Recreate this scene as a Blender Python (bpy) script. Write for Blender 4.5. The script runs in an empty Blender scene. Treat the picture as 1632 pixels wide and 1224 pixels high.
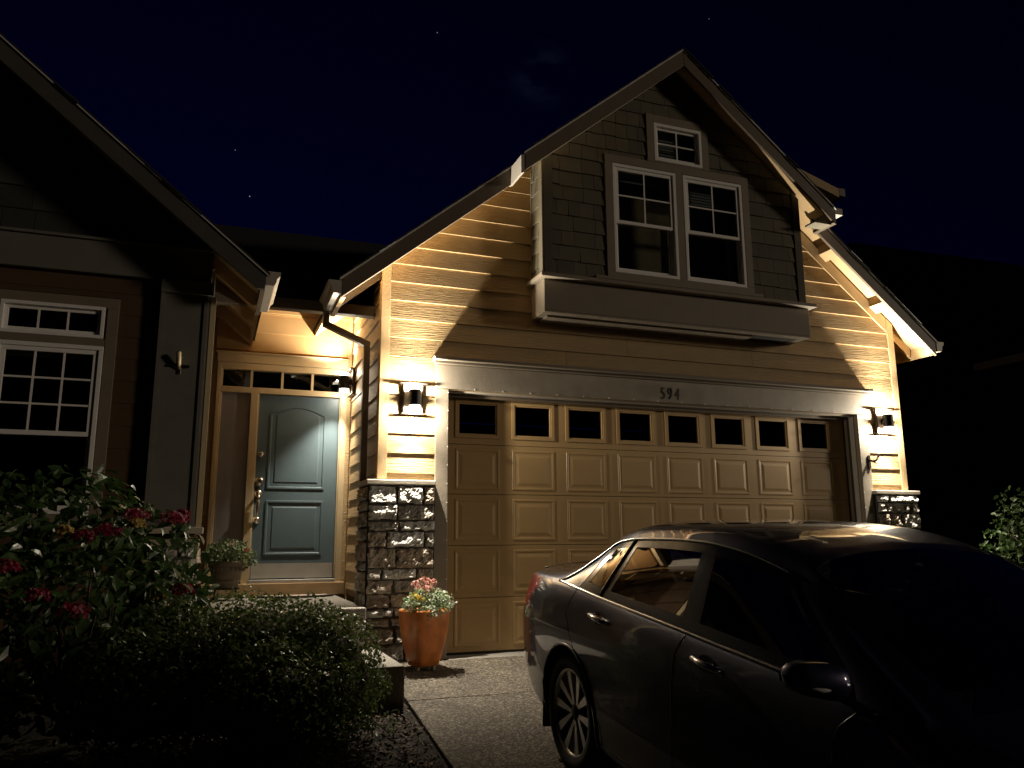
import bpy, math, random
import numpy as np
from mathutils import Vector, Matrix
random.seed(7); rng = np.random.default_rng(11)
R = math.radians
scene = bpy.context.scene
col = scene.collection

# ------------------------------------------------------------------ camera
cd = bpy.data.cameras.new('camera'); cam = bpy.data.objects.new('camera', cd); col.objects.link(cam)
cd.sensor_width = 36.0; cd.lens = 28.27; cd.clip_start = 0.05; cd.clip_end = 3000
YAW, PITCH, ROLL = 0.3568, 0.1929, -0.0052
cy_, sy_, cp_, sp_ = math.cos(YAW), math.sin(YAW), math.cos(PITCH), math.sin(PITCH)
fw = Vector((sy_*cp_, cy_*cp_, sp_)); rt0 = Vector((cy_, -sy_, 0)); up0 = rt0.cross(fw)
rt = math.cos(ROLL)*rt0 + math.sin(ROLL)*up0; up = -math.sin(ROLL)*rt0 + math.cos(ROLL)*up0
M = Matrix((rt, up, -fw)).transposed().to_4x4(); M.translation = Vector((-2.3212, -7.7648, 1.0711))
cam.matrix_world = M
scene.camera = cam

# ------------------------------------------------------------------ sky (late dusk) and the one dim sun
w = bpy.data.worlds.new('World'); scene.world = w; w.use_nodes = True
nt = w.node_tree; nt.nodes.clear()
def wn(t): return nt.nodes.new(t)
wo = wn('ShaderNodeOutputWorld'); bg = wn('ShaderNodeBackground')
sky = wn('ShaderNodeTexSky'); sky.sky_type = 'NISHITA'; sky.sun_disc = False
sky.sun_elevation = R(-4.0); sky.sun_rotation = R(-8); sky.air_density = 1.0; sky.dust_density = 0.3; sky.ozone_density = 6.0
tcw = wn('ShaderNodeTexCoord')
def dirpx(x, y):
    d = fw + (x-816)/1281.5*rt - (y-612)/1281.5*up
    return d.normalized()
tint = wn('ShaderNodeMixRGB'); tint.blend_type = 'MULTIPLY'; tint.inputs[0].default_value = 1.0
tint.inputs[2].default_value = (0.35, 0.45, 1.0, 1)
nt.links.new(sky.outputs[0], tint.inputs[1])
bg.inputs['Strength'].default_value = 0.125
# a small wisp of cloud and a few stars, fixed in the sky by direction
cl = wn('ShaderNodeVectorMath'); cl.operation = 'DISTANCE'; cl.inputs[1].default_value = dirpx(862, 122)
mp = wn('ShaderNodeMapping'); mp.vector_type = 'POINT'
nt.links.new(tcw.outputs['Generated'], cl.inputs[0])
rmp = wn('ShaderNodeMapRange'); rmp.inputs[1].default_value = 0.042; rmp.inputs[2].default_value = 0.0; rmp.inputs[3].default_value = 0; rmp.inputs[4].default_value = 1
nt.links.new(cl.outputs['Value'], rmp.inputs[0])
nz = wn('ShaderNodeTexNoise'); nz.inputs['Scale'].default_value = 16; nz.inputs['Detail'].default_value = 5
mps = wn('ShaderNodeMapping'); mps.inputs['Scale'].default_value = (1, 1, 2.6)
nt.links.new(tcw.outputs['Generated'], mps.inputs[0]); nt.links.new(mps.outputs[0], nz.inputs['Vector'])
mr2 = wn('ShaderNodeMapRange'); mr2.inputs[1].default_value = 0.47; mr2.inputs[2].default_value = 0.75
nt.links.new(nz.outputs['Fac'], mr2.inputs[0])
mul = wn('ShaderNodeMath'); mul.operation = 'MULTIPLY'
nt.links.new(rmp.outputs[0], mul.inputs[0]); nt.links.new(mr2.outputs[0], mul.inputs[1])
csum = wn('ShaderNodeMath'); csum.operation = 'MULTIPLY'; csum.inputs[1].default_value = 0.13
nt.links.new(mul.outputs[0], csum.inputs[0])
crgb = wn('ShaderNodeMixRGB'); crgb.blend_type = 'ADD'; crgb.inputs[0].default_value = 1.0
ccol = wn('ShaderNodeCombineXYZ')
for k, s in enumerate((0.45, 0.62, 1.0)):
    mm = wn('ShaderNodeMath'); mm.operation = 'MULTIPLY'; mm.inputs[1].default_value = s
    nt.links.new(csum.outputs[0], mm.inputs[0]); nt.links.new(mm.outputs[0], ccol.inputs[k])
nt.links.new(tint.outputs[0], crgb.inputs[1]); nt.links.new(ccol.outputs[0], crgb.inputs[2])
last = crgb.outputs[0]
for (sx, sy, sb) in ((375, 239, 1.1), (398, 313, 2.2), (697, 52, 1.2), (843, 254, 0.6), (1130, 30, 0.6)):
    ds = wn('ShaderNodeVectorMath'); ds.operation = 'DISTANCE'; ds.inputs[1].default_value = dirpx(sx, sy)
    nt.links.new(tcw.outputs['Generated'], ds.inputs[0])
    lt = wn('ShaderNodeMath'); lt.operation = 'LESS_THAN'; lt.inputs[1].default_value = 0.0006
    nt.links.new(ds.outputs['Value'], lt.inputs[0])
    ml = wn('ShaderNodeMath'); ml.operation = 'MULTIPLY'; ml.inputs[1].default_value = sb
    nt.links.new(lt.outputs[0], ml.inputs[0])
    ad = wn('ShaderNodeMixRGB'); ad.blend_type = 'ADD'; ad.inputs[0].default_value = 1.0
    nt.links.new(last, ad.inputs[1]); nt.links.new(ml.outputs[0], ad.inputs[2]); last = ad.outputs[0]
nt.links.new(last, bg.inputs['Color']); nt.links.new(bg.outputs[0], wo.inputs['Surface'])

sd = bpy.data.lights.new('sun', 'SUN'); sd.energy = 0.55; sd.angle = R(7); sd.color = (1.0, 0.82, 0.60)
sun = bpy.data.objects.new('sun', sd); col.objects.link(sun)
SUNDIR = Vector((-1.65, 1.0, -0.32)).normalized()      # light travels left, towards the house, down
sun.rotation_euler = SUNDIR.to_track_quat('-Z', 'Y').to_euler()

vs = scene.view_settings
vs.view_transform = 'Standard'; vs.look = 'None'; vs.exposure = 0.0; vs.gamma = 1.0; vs.use_curve_mapping = False
scene.cycles.max_bounces = 8; scene.cycles.diffuse_bounces = 4; scene.cycles.glossy_bounces = 4
scene.cycles.transparent_max_bounces = 12; scene.cycles.sample_clamp_indirect = 4.0
scene.cycles.caustics_reflective = False; scene.cycles.caustics_refractive = False
scene.cycles.use_denoising = True

# ------------------------------------------------------------------ materials
MATS = {}
def mat(name, colr, rough=0.6, metal=0.0, spec=0.4, var=0.12, vscale=6.0, bump=None, coat=0.0, emit=None):
    """bump: list of (kind, scale_vec, strength, distance)"""
    m = bpy.data.materials.new(name); m.use_nodes = True; MATS[name] = m
    t = m.node_tree; b = t.nodes['Principled BSDF']
    b.inputs['Roughness'].default_value = rough; b.inputs['Metallic'].default_value = metal
    b.inputs['Specular IOR Level'].default_value = spec; b.inputs['Coat Weight'].default_value = coat
    b.inputs['Coat Roughness'].default_value = 0.03
    tc = t.nodes.new('ShaderNodeTexCoord')
    if var > 0:
        n = t.nodes.new('ShaderNodeTexNoise'); n.inputs['Scale'].default_value = vscale; n.inputs['Detail'].default_value = 6
        t.links.new(tc.outputs['Object'], n.inputs['Vector'])
        rp = t.nodes.new('ShaderNodeValToRGB')
        rp.color_ramp.elements[0].position = 0.3; rp.color_ramp.elements[1].position = 0.7
        rp.color_ramp.elements[0].color = tuple(c*(1-var) for c in colr) + (1,)
        rp.color_ramp.elements[1].color = tuple(min(1, c*(1+var)) for c in colr) + (1,)
        t.links.new(n.outputs['Fac'], rp.inputs[0]); t.links.new(rp.outputs[0], b.inputs['Base Color'])
    else:
        b.inputs['Base Color'].default_value = tuple(colr) + (1,)
    prev = None
    for (kind, sv, st, dist) in (bump or []):
        mpn = t.nodes.new('ShaderNodeMapping'); mpn.inputs['Scale'].default_value = sv
        t.links.new(tc.outputs['Object'], mpn.inputs[0])
        if kind == 'noise':
            x = t.nodes.new('ShaderNodeTexNoise'); x.inputs['Scale'].default_value = 1.0; x.inputs['Detail'].default_value = 5; x.inputs['Distortion'].default_value = 0.6
            o = x.outputs['Fac']
        else:
            x = t.nodes.new('ShaderNodeTexVoronoi'); x.inputs['Scale'].default_value = 1.0
            o = x.outputs['Distance']
        t.links.new(mpn.outputs[0], x.inputs['Vector'])
        bn = t.nodes.new('ShaderNodeBump'); bn.inputs['Strength'].default_value = st; bn.inputs['Distance'].default_value = dist
        t.links.new(o, bn.inputs['Height'])
        if prev: t.links.new(prev, bn.inputs['Normal'])
        prev = bn.outputs[0]
    if prev: t.links.new(prev, b.inputs['Normal'])
    if emit:
        b.inputs['Emission Color'].default_value = tuple(emit[0]) + (1,); b.inputs['Emission Strength'].default_value = emit[1]
    return m
GRAIN = [('noise', (5, 5, 85), 0.9, 0.008), ('noise', (18, 18, 240), 0.4, 0.003)]
ROUGH = [('noise', (130, 130, 60), 0.6, 0.004)]
SMOOTH = [('noise', (6, 6, 6), 0.06, 0.01)]
siding = mat('siding paint', (0.385, 0.268, 0.135), 0.62, var=0.06, bump=GRAIN)
cornerm = mat('rough sawn trim', (0.45, 0.31, 0.16), 0.7, var=0.1, bump=ROUGH)
trimm = mat('taupe trim', (0.20, 0.165, 0.125), 0.6, var=0.06, bump=[('noise', (4, 4, 90), 0.12, 0.003)])
roughm = mat('rough taupe trim', (0.26, 0.22, 0.172), 0.65, var=0.12, bump=ROUGH)
jambm = mat('pale jamb paint', (0.40, 0.36, 0.31), 0.6, var=0.06)
esiding = mat('orange entry siding', (0.42, 0.252, 0.105), 0.6, var=0.05, bump=[('noise', (4, 4, 80), 0.2, 0.004)])
fasciam = mat('brown fascia', (0.125, 0.095, 0.068), 0.5, var=0.08, bump=SMOOTH)
soffitm = mat('soffit board', (0.44, 0.31, 0.165), 0.7, var=0.1, bump=[('noise', (60, 4, 60), 0.3, 0.003)])
dripm = mat('pale drip edge', (0.62, 0.60, 0.57), 0.45, var=0.05)
gutterm = mat('gutter metal', (0.40, 0.36, 0.31), 0.4, var=0.05)
downm = mat('downspout metal', (0.17, 0.135, 0.10), 0.45, var=0.06)
wrakem = mat('dark grey rake paint', (0.065, 0.062, 0.056), 0.6, var=0.08)
bandm = mat('grey frieze', (0.14, 0.134, 0.118), 0.6, var=0.08, bump=[('noise', (4, 4, 90), 0.12, 0.003)])
shm = [mat('olive shingle %d' % k, c, 0.75, var=0.12, bump=[('noise', (120, 120, 6), 0.45, 0.003)]) for k, c in
       enumerate(((0.092, 0.082, 0.055), (0.106, 0.091, 0.06), (0.078, 0.07, 0.049), (0.098, 0.085, 0.057)))]
shl = [mat('slate shingle %d' % k, c, 0.75, var=0.12, bump=[('noise', (120, 120, 6), 0.45, 0.003)]) for k, c in
       enumerate(((0.034, 0.035, 0.032), (0.040, 0.040, 0.037), (0.029, 0.030, 0.029)))]
roofm = mat('asphalt shingle', (0.018, 0.018, 0.018), 0.85, var=0.35, vscale=60, bump=[('noise', (220, 220, 220), 0.6, 0.003)])
gdoorm = mat('garage door paint', (0.40, 0.262, 0.118), 0.42, var=0.04, bump=[('noise', (5, 5, 120), 0.10, 0.002)])
entrym = mat('cream door frame', (0.52, 0.41, 0.25), 0.5, var=0.05)
doorm = mat('blue door paint', (0.088, 0.125, 0.145), 0.45, var=0.04, bump=[('noise', (60, 60, 5), 0.08, 0.002)])
sidem = mat('curtain grey', (0.24, 0.22, 0.23), 0.5, var=0.05)
steelm = mat('brushed steel', (0.62, 0.59, 0.55), 0.48, metal=1.0, var=0.08, bump=[('noise', (8, 8, 300), 0.1, 0.001)])
nickelm = mat('nickel', (0.65, 0.60, 0.52), 0.22, metal=1.0, var=0.0)
whitem = mat('white vinyl', (0.80, 0.78, 0.77), 0.4, var=0.03)
blindm = mat('blind slat', (0.42, 0.38, 0.33), 0.6, var=0.05)
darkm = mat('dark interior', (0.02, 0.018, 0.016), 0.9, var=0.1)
brownm = mat('brown siding', (0.075, 0.042, 0.02), 0.7, var=0.1, bump=[('noise', (4, 4, 90), 0.25, 0.004)])
concm = mat('grey concrete', (0.26, 0.24, 0.21), 0.85, var=0.25, vscale=40, bump=[('voronoi', (90, 90, 90), 0.5, 0.006)])
blackm = mat('black metal', (0.008, 0.007, 0.006), 0.4, var=0.0)
bronzem = mat('bronze lamp metal', (0.045, 0.034, 0.027), 0.42, metal=0.4, var=0.1)
platem = mat('pale lamp plate', (0.40, 0.33, 0.24), 0.5, var=0.08)
lensm = mat('lamp lens', (0.8, 0.78, 0.7), 0.4, var=0.0, emit=((1.0, 0.88, 0.68), 5.0))
stonem = [mat('ledge stone %d' % k, c, 1.0, spec=0.0, var=0.4, vscale=11, bump=[('noise', (55, 55, 55), 0.6, 0.010), ('noise', (190, 190, 190), 0.5, 0.003)]) for k, c in
          enumerate(((0.42, 0.40, 0.37), (0.30, 0.28, 0.25), (0.50, 0.49, 0.47), (0.34, 0.29, 0.24)))]
mortarm = mat('mortar', (0.07, 0.062, 0.055), 0.95, var=0.2, vscale=30)
capm = mat('cast stone cap', (0.42, 0.37, 0.30), 0.75, var=0.12, bump=[('noise', (70, 70, 70), 0.35, 0.004)])
potm = mat('orange glazed pot', (0.52, 0.165, 0.035), 0.42, var=0.28, vscale=9, coat=0.12, bump=[('noise', (14, 14, 14), 0.12, 0.012), ('noise', (90, 90, 90), 0.12, 0.003)])
urnm = mat('taupe urn', (0.20, 0.165, 0.12), 0.6, var=0.12, vscale=20)
soilm = mat('soil', (0.03, 0.022, 0.015), 0.95, var=0.3, vscale=50)
matm = mat('mat rubber', (0.02, 0.02, 0.022), 0.8, var=0.1)
matin = mat('mat fibre', (0.42, 0.33, 0.29), 0.9, var=0.35, vscale=30, bump=[('noise', (200, 200, 200), 0.5, 0.004)])
def leafmat(name, c, rough=0.35, tr=0.25):
    m = bpy.data.materials.new(name); m.use_nodes = True
    t = m.node_tree; b = t.nodes['Principled BSDF']; b.inputs['Roughness'].default_value = rough; b.inputs['Specular IOR Level'].default_value = 0.5
    oi = t.nodes.new('ShaderNodeNewGeometry')
    rp = t.nodes.new('ShaderNodeValToRGB'); rp.color_ramp.elements[0].color = tuple(x*0.6 for x in c)+(1,); rp.color_ramp.elements[1].color = tuple(x*1.45 for x in c)+(1,)
    t.links.new(oi.outputs['Random Per Island'], rp.inputs[0]); t.links.new(rp.outputs[0], b.inputs['Base Color'])
    tl = t.nodes.new('ShaderNodeBsdfTranslucent'); t.links.new(rp.outputs[0], tl.inputs[0])
    mx = t.nodes.new('ShaderNodeMixShader'); mx.inputs[0].default_value = tr
    t.links.new(b.outputs[0], mx.inputs[1]); t.links.new(tl.outputs[0], mx.inputs[2])
    t.links.new(mx.outputs[0], t.nodes['Material Output'].inputs['Surface'])
    return m
hleaf = leafmat('hydrangea leaf', (0.042, 0.08, 0.022), 0.34)
bleaf = leafmat('boxwood leaf', (0.15, 0.21, 0.06), 0.32, 0.38)
gleaf = leafmat('hedge leaf', (0.07, 0.12, 0.035), 0.45)
pleaf = leafmat('planter leaf', (0.20, 0.30, 0.13), 0.5)
uleaf = leafmat('urn leaf', (0.15, 0.20, 0.09), 0.5)
wleaf = leafmat('variegated leaf', (0.50, 0.53, 0.42), 0.5)
redp = leafmat('crimson petal', (0.22, 0.010, 0.038), 0.6)
yelp = leafmat('faded yellow petal', (0.42, 0.30, 0.08), 0.6)
pinkp = leafmat('coral petal', (0.60, 0.33, 0.28), 0.6)
yelf = leafmat('yellow petal', (0.70, 0.50, 0.10), 0.6)
redf = leafmat('red petal', (0.50, 0.05, 0.03), 0.6)
grassm = leafmat('grass blade', (0.06, 0.10, 0.03), 0.5)
barkm = mat('bark', (0.07, 0.05, 0.035), 0.9, var=0.3, vscale=30)
chipm = leafmat('bark chip', (0.10, 0.062, 0.042), 0.8, 0.0)
def glassmat(name, tintc, refl=1.0, clear=0.9):
    m = bpy.data.materials.new(name); m.use_nodes = True; t = m.node_tree; t.nodes.clear()
    o = t.nodes.new('ShaderNodeOutputMaterial'); tr = t.nodes.new('ShaderNodeBsdfTransparent'); tr.inputs[0].default_value = tuple(c*clear for c in tintc)+(1,)
    g = t.nodes.new('ShaderNodeBsdfGlossy'); g.inputs['Roughness'].default_value = 0.015
    f = t.nodes.new('ShaderNodeFresnel')
    gg = t.nodes.new('ShaderNodeNewGeometry'); mr_ = t.nodes.new('ShaderNodeMapRange'); mr_.inputs[3].default_value = 1.52; mr_.inputs[4].default_value = 1/1.52
    t.links.new(gg.outputs['Backfacing'], mr_.inputs[0]); t.links.new(mr_.outputs[0], f.inputs[0])
    k = t.nodes.new('ShaderNodeMath'); k.operation = 'MULTIPLY'; k.inputs[1].default_value = 1.7*refl; k.use_clamp = True
    mx = t.nodes.new('ShaderNodeMixShader')
    t.links.new(f.outputs[0], k.inputs[0]); t.links.new(k.outputs[0], mx.inputs[0]); t.links.new(tr.outputs[0], mx.inputs[1]); t.links.new(g.outputs[0], mx.inputs[2])
    t.links.new(mx.outputs[0], o.inputs['Surface']); return m
glassm = glassmat('window glass', (0.85, 0.9, 0.92), 1.0, 0.9)
carglass = glassmat('tinted car glass', (0.30, 0.31, 0.30), 2.2, 0.5)

def aggregate():
    m = bpy.data.materials.new('exposed aggregate'); m.use_nodes = True; t = m.node_tree; b = t.nodes['Principled BSDF']; b.inputs['Roughness'].default_value = 0.75
    tc = t.nodes.new('ShaderNodeTexCoord')
    v = t.nodes.new('ShaderNodeTexVoronoi'); v.inputs['Scale'].default_value = 78; t.links.new(tc.outputs['Object'], v.inputs['Vector'])
    r1 = t.nodes.new('ShaderNodeValToRGB'); cr = r1.color_ramp
    cr.elements[0].position = 0.0; cr.elements[0].color = (0.045, 0.038, 0.031, 1); cr.elements[1].position = 1.0; cr.elements[1].color = (0.40, 0.36, 0.30, 1)
    e = cr.elements.new(0.45); e.color = (0.125, 0.105, 0.08, 1); e = cr.elements.new(0.8); e.color = (0.21, 0.175, 0.13, 1)
    sp = t.nodes.new('ShaderNodeSeparateColor'); t.links.new(v.outputs['Color'], sp.inputs[0]); t.links.new(sp.outputs[0], r1.inputs[0])
    n = t.nodes.new('ShaderNodeTexNoise'); n.inputs['Scale'].default_value = 2.3; n.inputs['Detail'].default_value = 7; n.inputs['Roughness'].default_value = 0.62; t.links.new(tc.outputs['Object'], n.inputs['Vector'])
    r2 = t.nodes.new('ShaderNodeValToRGB'); r2.color_ramp.elements[0].position = 0.3; r2.color_ramp.elements[1].position = 0.7
    r2.color_ramp.elements[0].color = (0.5, 0.48, 0.46, 1); r2.color_ramp.elements[1].color = (1.05, 1.03, 1.0, 1)
    t.links.new(n.outputs['Fac'], r2.inputs[0])
    mx = t.nodes.new('ShaderNodeMixRGB'); mx.blend_type = 'MULTIPLY'; mx.inputs[0].default_value = 1
    t.links.new(r1.outputs[0], mx.inputs[1]); t.links.new(r2.outputs[0], mx.inputs[2]); t.links.new(mx.outputs[0], b.inputs['Base Color'])
    iv = t.nodes.new('ShaderNodeMath'); iv.operation = 'MULTIPLY'; iv.inputs[1].default_value = -1; t.links.new(v.outputs['Distance'], iv.inputs[0])
    bn = t.nodes.new('ShaderNodeBump'); bn.inputs['Strength'].default_value = 0.9; bn.inputs['Distance'].default_value = 0.012; t.links.new(iv.outputs[0], bn.inputs['Height']); t.links.new(bn.outputs[0], b.inputs['Normal'])
    return m
aggm = aggregate()

# ------------------------------------------------------------------ object helpers
def link(o, parent=None):
    col.objects.link(o)
    if parent is not None:
        o.parent = parent
        o.matrix_parent_inverse = WORLD[parent.name].inverted()
    WORLD[o.name] = WORLD.get(o.name, Matrix.Identity(4))
    return o
WORLD = {}
def empty(name, loc=(0, 0, 0), rot=None, label=None, cat=None, group=None):
    o = bpy.data.objects.new(name, None); o.empty_display_size = 0.1
    Mx = Matrix.Translation(Vector(loc))
    if rot is not None: Mx = Mx @ rot.to_4x4()
    o.matrix_basis = Mx; col.objects.link(o); WORLD[o.name] = Mx
    tag(o, label, cat, group); return o
def tag(o, label=None, cat=None, group=None, kind=None):
    if label: o['label'] = label
    if cat: o['category'] = cat
    if group: o['group'] = group
    if kind: o['kind'] = kind
    return o
class MB:
    def __init__(s): s.v = []; s.f = []
    def add(s, vs, fs):
        n = len(s.v); s.v += [tuple(p) for p in vs]; s.f += [tuple(i+n for i in f) for f in fs]; return s
    def box(s, x0, x1, y0, y1, z0, z1):
        return s.add([(x0,y0,z0),(x1,y0,z0),(x1,y1,z0),(x0,y1,z0),(x0,y0,z1),(x1,y0,z1),(x1,y1,z1),(x0,y1,z1)],
                     [(0,3,2,1),(4,5,6,7),(0,1,5,4),(1,2,6,5),(2,3,7,6),(3,0,4,7)])
    def prism(s, a, b):
        """two matching loops joined"""
        n = len(a)
        return s.add(list(a)+list(b), [tuple(range(n))[::-1], tuple(range(n, 2*n))] + [(i, (i+1) % n, n+(i+1) % n, n+i) for i in range(n)])
    def lathe(s, prof, n=24, c=(0,0,0), axis='z'):
        base = len(s.v)
        for (r, h) in prof:
            for k in range(n):
                a = 2*math.pi*k/n; p = (r*math.cos(a), r*math.sin(a), h)
                if axis == 'y': p = (p[0], p[2], p[1])
                if axis == 'x': p = (p[2], p[0], p[1])
                s.v.append((c[0]+p[0], c[1]+p[1], c[2]+p[2]))
        for i in range(len(prof)-1):
            for k in range(n):
                s.f.append((base+i*n+k, base+i*n+(k+1) % n, base+(i+1)*n+(k+1) % n, base+(i+1)*n+k))
        return s
    def tube(s, pts, r, n=8, caps=True):
        pts = [Vector(p) for p in pts]; base = len(s.v); rr = [float(q) for q in r] if isinstance(r, (list, tuple)) else [float(r)]*len(pts)
        for i, p in enumerate(pts):
            d = (pts[min(i+1, len(pts)-1)] - pts[max(i-1, 0)]).normalized()
            a = d.cross(Vector((0, 0, 1)) if abs(d.z) < 0.95 else Vector((0, 1, 0))).normalized(); b = d.cross(a)
            for k in range(n):
                t = 2*math.pi*k/n; s.v.append(tuple(p + rr[i]*(math.cos(t)*a + math.sin(t)*b)))
        for i in range(len(pts)-1):
            for k in range(n): s.f.append((base+i*n+k, base+i*n+(k+1) % n, base+(i+1)*n+(k+1) % n, base+(i+1)*n+k))
        if caps:
            s.f.append(tuple(base+k for k in range(n))[::-1]); s.f.append(tuple(base+(len(pts)-1)*n+k for k in range(n)))
        return s
    def mesh(s, name, m, smooth=False):
        me = bpy.data.meshes.new(name); me.from_pydata(s.v, [], s.f); me.validate(); me.update()
        me.materials.append(m)
        if smooth:
            me.polygons.foreach_set('use_smooth', [True]*len(me.polygons))
        return me
    def build(s, name, m, parent=None, smooth=False, bevel=0.0, local=False, fixn=True):
        me = s.mesh(name, m, smooth)
        if fixn:
            import bmesh
            bm = bmesh.new(); bm.from_mesh(me); bmesh.ops.recalc_face_normals(bm, faces=bm.faces); bm.to_mesh(me); bm.free()
        o = bpy.data.objects.new(name, me); col.objects.link(o)
        if parent is not None:
            o.parent = parent
            if not local: o.matrix_parent_inverse = WORLD.get(parent.name, Matrix.Identity(4)).inverted()
        WORLD[o.name] = WORLD.get(parent.name, Matrix.Identity(4)) if (local and parent is not None) else Matrix.Identity(4)
        if bevel:
            md = o.modifiers.new('bevel', 'BEVEL'); md.width = bevel; md.segments = 2; md.limit_method = 'ANGLE'
        return o
def clip(poly, a, b, c):
    """keep a*x+b*z<=c"""
    out = []
    n = len(poly)
    for i in range(n):
        p, q = poly[i], poly[(i+1) % n]; dp = a*p[0]+b*p[1]-c; dq = a*q[0]+b*q[1]-c
        if dp <= 0: out.append(p)
        if (dp < 0 < dq) or (dq < 0 < dp):
            t = dp/(dp-dq); out.append((p[0]+t*(q[0]-p[0]), p[1]+t*(q[1]-p[1])))
    return out
def area(p): return abs(sum(p[i][0]*p[(i+1) % len(p)][1]-p[(i+1) % len(p)][0]*p[i][1] for i in range(len(p))))/2
def rect(x0, x1, z0, z1): return [(x0, z0), (x1, z0), (x1, z1), (x0, z1)]
# walls: a function (a, z, outward) -> point
def wall_front(Y): return lambda a, z, d: (a, Y-d, z)
def wall_left(X): return lambda a, z, d: (X-d, a, z)      # faces -X
def wall_right(X): return lambda a, z, d: (X+d, a, z)     # faces +X
def slab(mb, W, poly, d0, d1):
    """prism from depth d0 (back) to d1 (front); d1 may be a function of z"""
    f = d1 if callable(d1) else (lambda z: d1)
    return mb.prism([W(a, z, d0) for a, z in poly], [W(a, z, f(z)) for a, z in poly])
def rowlines(z0, z1, step, ref):
    k = math.floor((z0-ref)/step); out = []
    while ref+k*step < z1-1e-4: out.append(ref+k*step); k += 1
    return out
def lap_siding(parent, W, polys, step, ref, m, name='siding_board', butt=0.017):
    zs = [p[1] for po in polys for p in po]
    for z in rowlines(min(zs), max(zs), step, ref):
        for po in polys:
            q = clip(clip(po, 0, 1, z+step+0.012), 0, -1, -z)
            if len(q) < 3 or area(q) < 0.0012: continue
            x0_, x1_ = min(p[0] for p in q), max(p[0] for p in q)
            cuts = [x0_, x1_]
            if x1_-x0_ > 2.2:
                cuts = [x0_]+sorted(x0_+(x1_-x0_)*f for f in ((random.uniform(.2, .45), random.uniform(.6, .85)) if x1_-x0_ > 4.5 else (random.uniform(.3, .7),)))+[x1_]
            jit = random.uniform(-0.0012, 0.0012)
            f = lambda zz, z=z: 0.004+(butt+jit)*(1-(zz-z)/(step+0.012))
            for c0, c1 in zip(cuts[:-1], cuts[1:]):
                qq = clip(clip(q, 1, 0, c1-(0.0015 if c1 < x1_ else 0)), -1, 0, -c0-(0.0015 if c0 > x0_ else 0))
                if len(qq) >= 3: slab(MB(), W, qq, -0.006, f).build(name, m, parent)
def shingles(parent, W, polys, step, ref, mats, wmin=0.13, wmax=0.27, name='shingle'):
    zs = [p[1] for po in polys for p in po]; xs = [p[0] for po in polys for p in po]
    for z in rowlines(min(zs), max(zs), step, ref):
        x = min(xs)-random.uniform(0, .2)
        while x < max(xs):
            wd = random.uniform(wmin, wmax)
            dz = random.choice((0, 0, 0, -0.006, 0.004)); th = random.uniform(0.011, 0.018)
            for po in polys:
                q = po
                for (a, b, c) in ((0, 1, z+step+0.01), (0, -1, -(z+dz)), (1, 0, x+wd-0.004), (-1, 0, -x-0.0)):
                    q = clip(q, a, b, c)
                    if len(q) < 3: break
                if len(q) < 3 or area(q) < 0.0012: continue
                f = lambda zz, z=z, th=th: 0.003+th*(1-(zz-z)/(step+0.01))
                slab(MB(), W, q, -0.004, f).build(name, random.choice(mats), parent)
            x += wd

# ------------------------------------------------------------------ ground
SL = 0.078
def gz(y): return SL*(max(y, -11.0)+0.3) if y < -0.3 else 0.0
def sheet(name, m, xs, ys, off, kind, thick=0.0):
    mb = MB(); n = len(xs)
    for y in ys:
        for x in xs: mb.v.append((x, y, gz(y)+off))
    for j in range(len(ys)-1):
        for i in range(n-1): mb.f.append((j*n+i, j*n+i+1, (j+1)*n+i+1, (j+1)*n+i))
    o = mb.build(name, m, fixn=False); o['kind'] = kind; return o
groundm = mat('dark earth', (0.022, 0.017, 0.012), 0.95, var=0.4, vscale=25, bump=[('noise', (30, 30, 30), 0.8, 0.03)])
sheet('ground', groundm, [-300, -40, -10, 10, 40, 300], [-300, -60, -11.0, -6, -3, -0.3, 2, 20, 60, 300], -0.035, 'structure')
# driveway slabs with real joints
drive = empty('driveway', (2.3, -3, 0)); tag(drive, kind='structure')
def dslab(x0f, x1, y0, y1, name='slab'):
    mb = MB(); z0, z1 = gz(y0), gz(y1)
    a = [(x0f(y0), y0, z0), (x1, y0, z0), (x1, y1, z1), (x0f(y1), y1, z1)]
    b = [(p[0], p[1], p[2]-0.12) for p in a]
    mb.prism(b, a).build(name, aggm, drive, bevel=0.006)
edge = lambda y: -0.83 + 0.045*(y+1.2) if y < -1.2 else -0.83
for (ya, yb) in ((-1.53, -0.302), (-4.6, -1.542), (-7.7, -4.612), (-10.9, -7.712)):
    dslab(edge, 2.396, ya, yb); dslab(lambda y: 2.408, 5.6, ya, yb)
MB().box(-0.17, 4.95, -0.296, 0.4, -0.12, 0.0).build('apron', concm, drive)
sheet('road', mat('asphalt', (0.05, 0.05, 0.05), 0.9, var=0.3, vscale=50), [-60, 60], [-22, -12], -0.02, 'structure')

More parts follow.
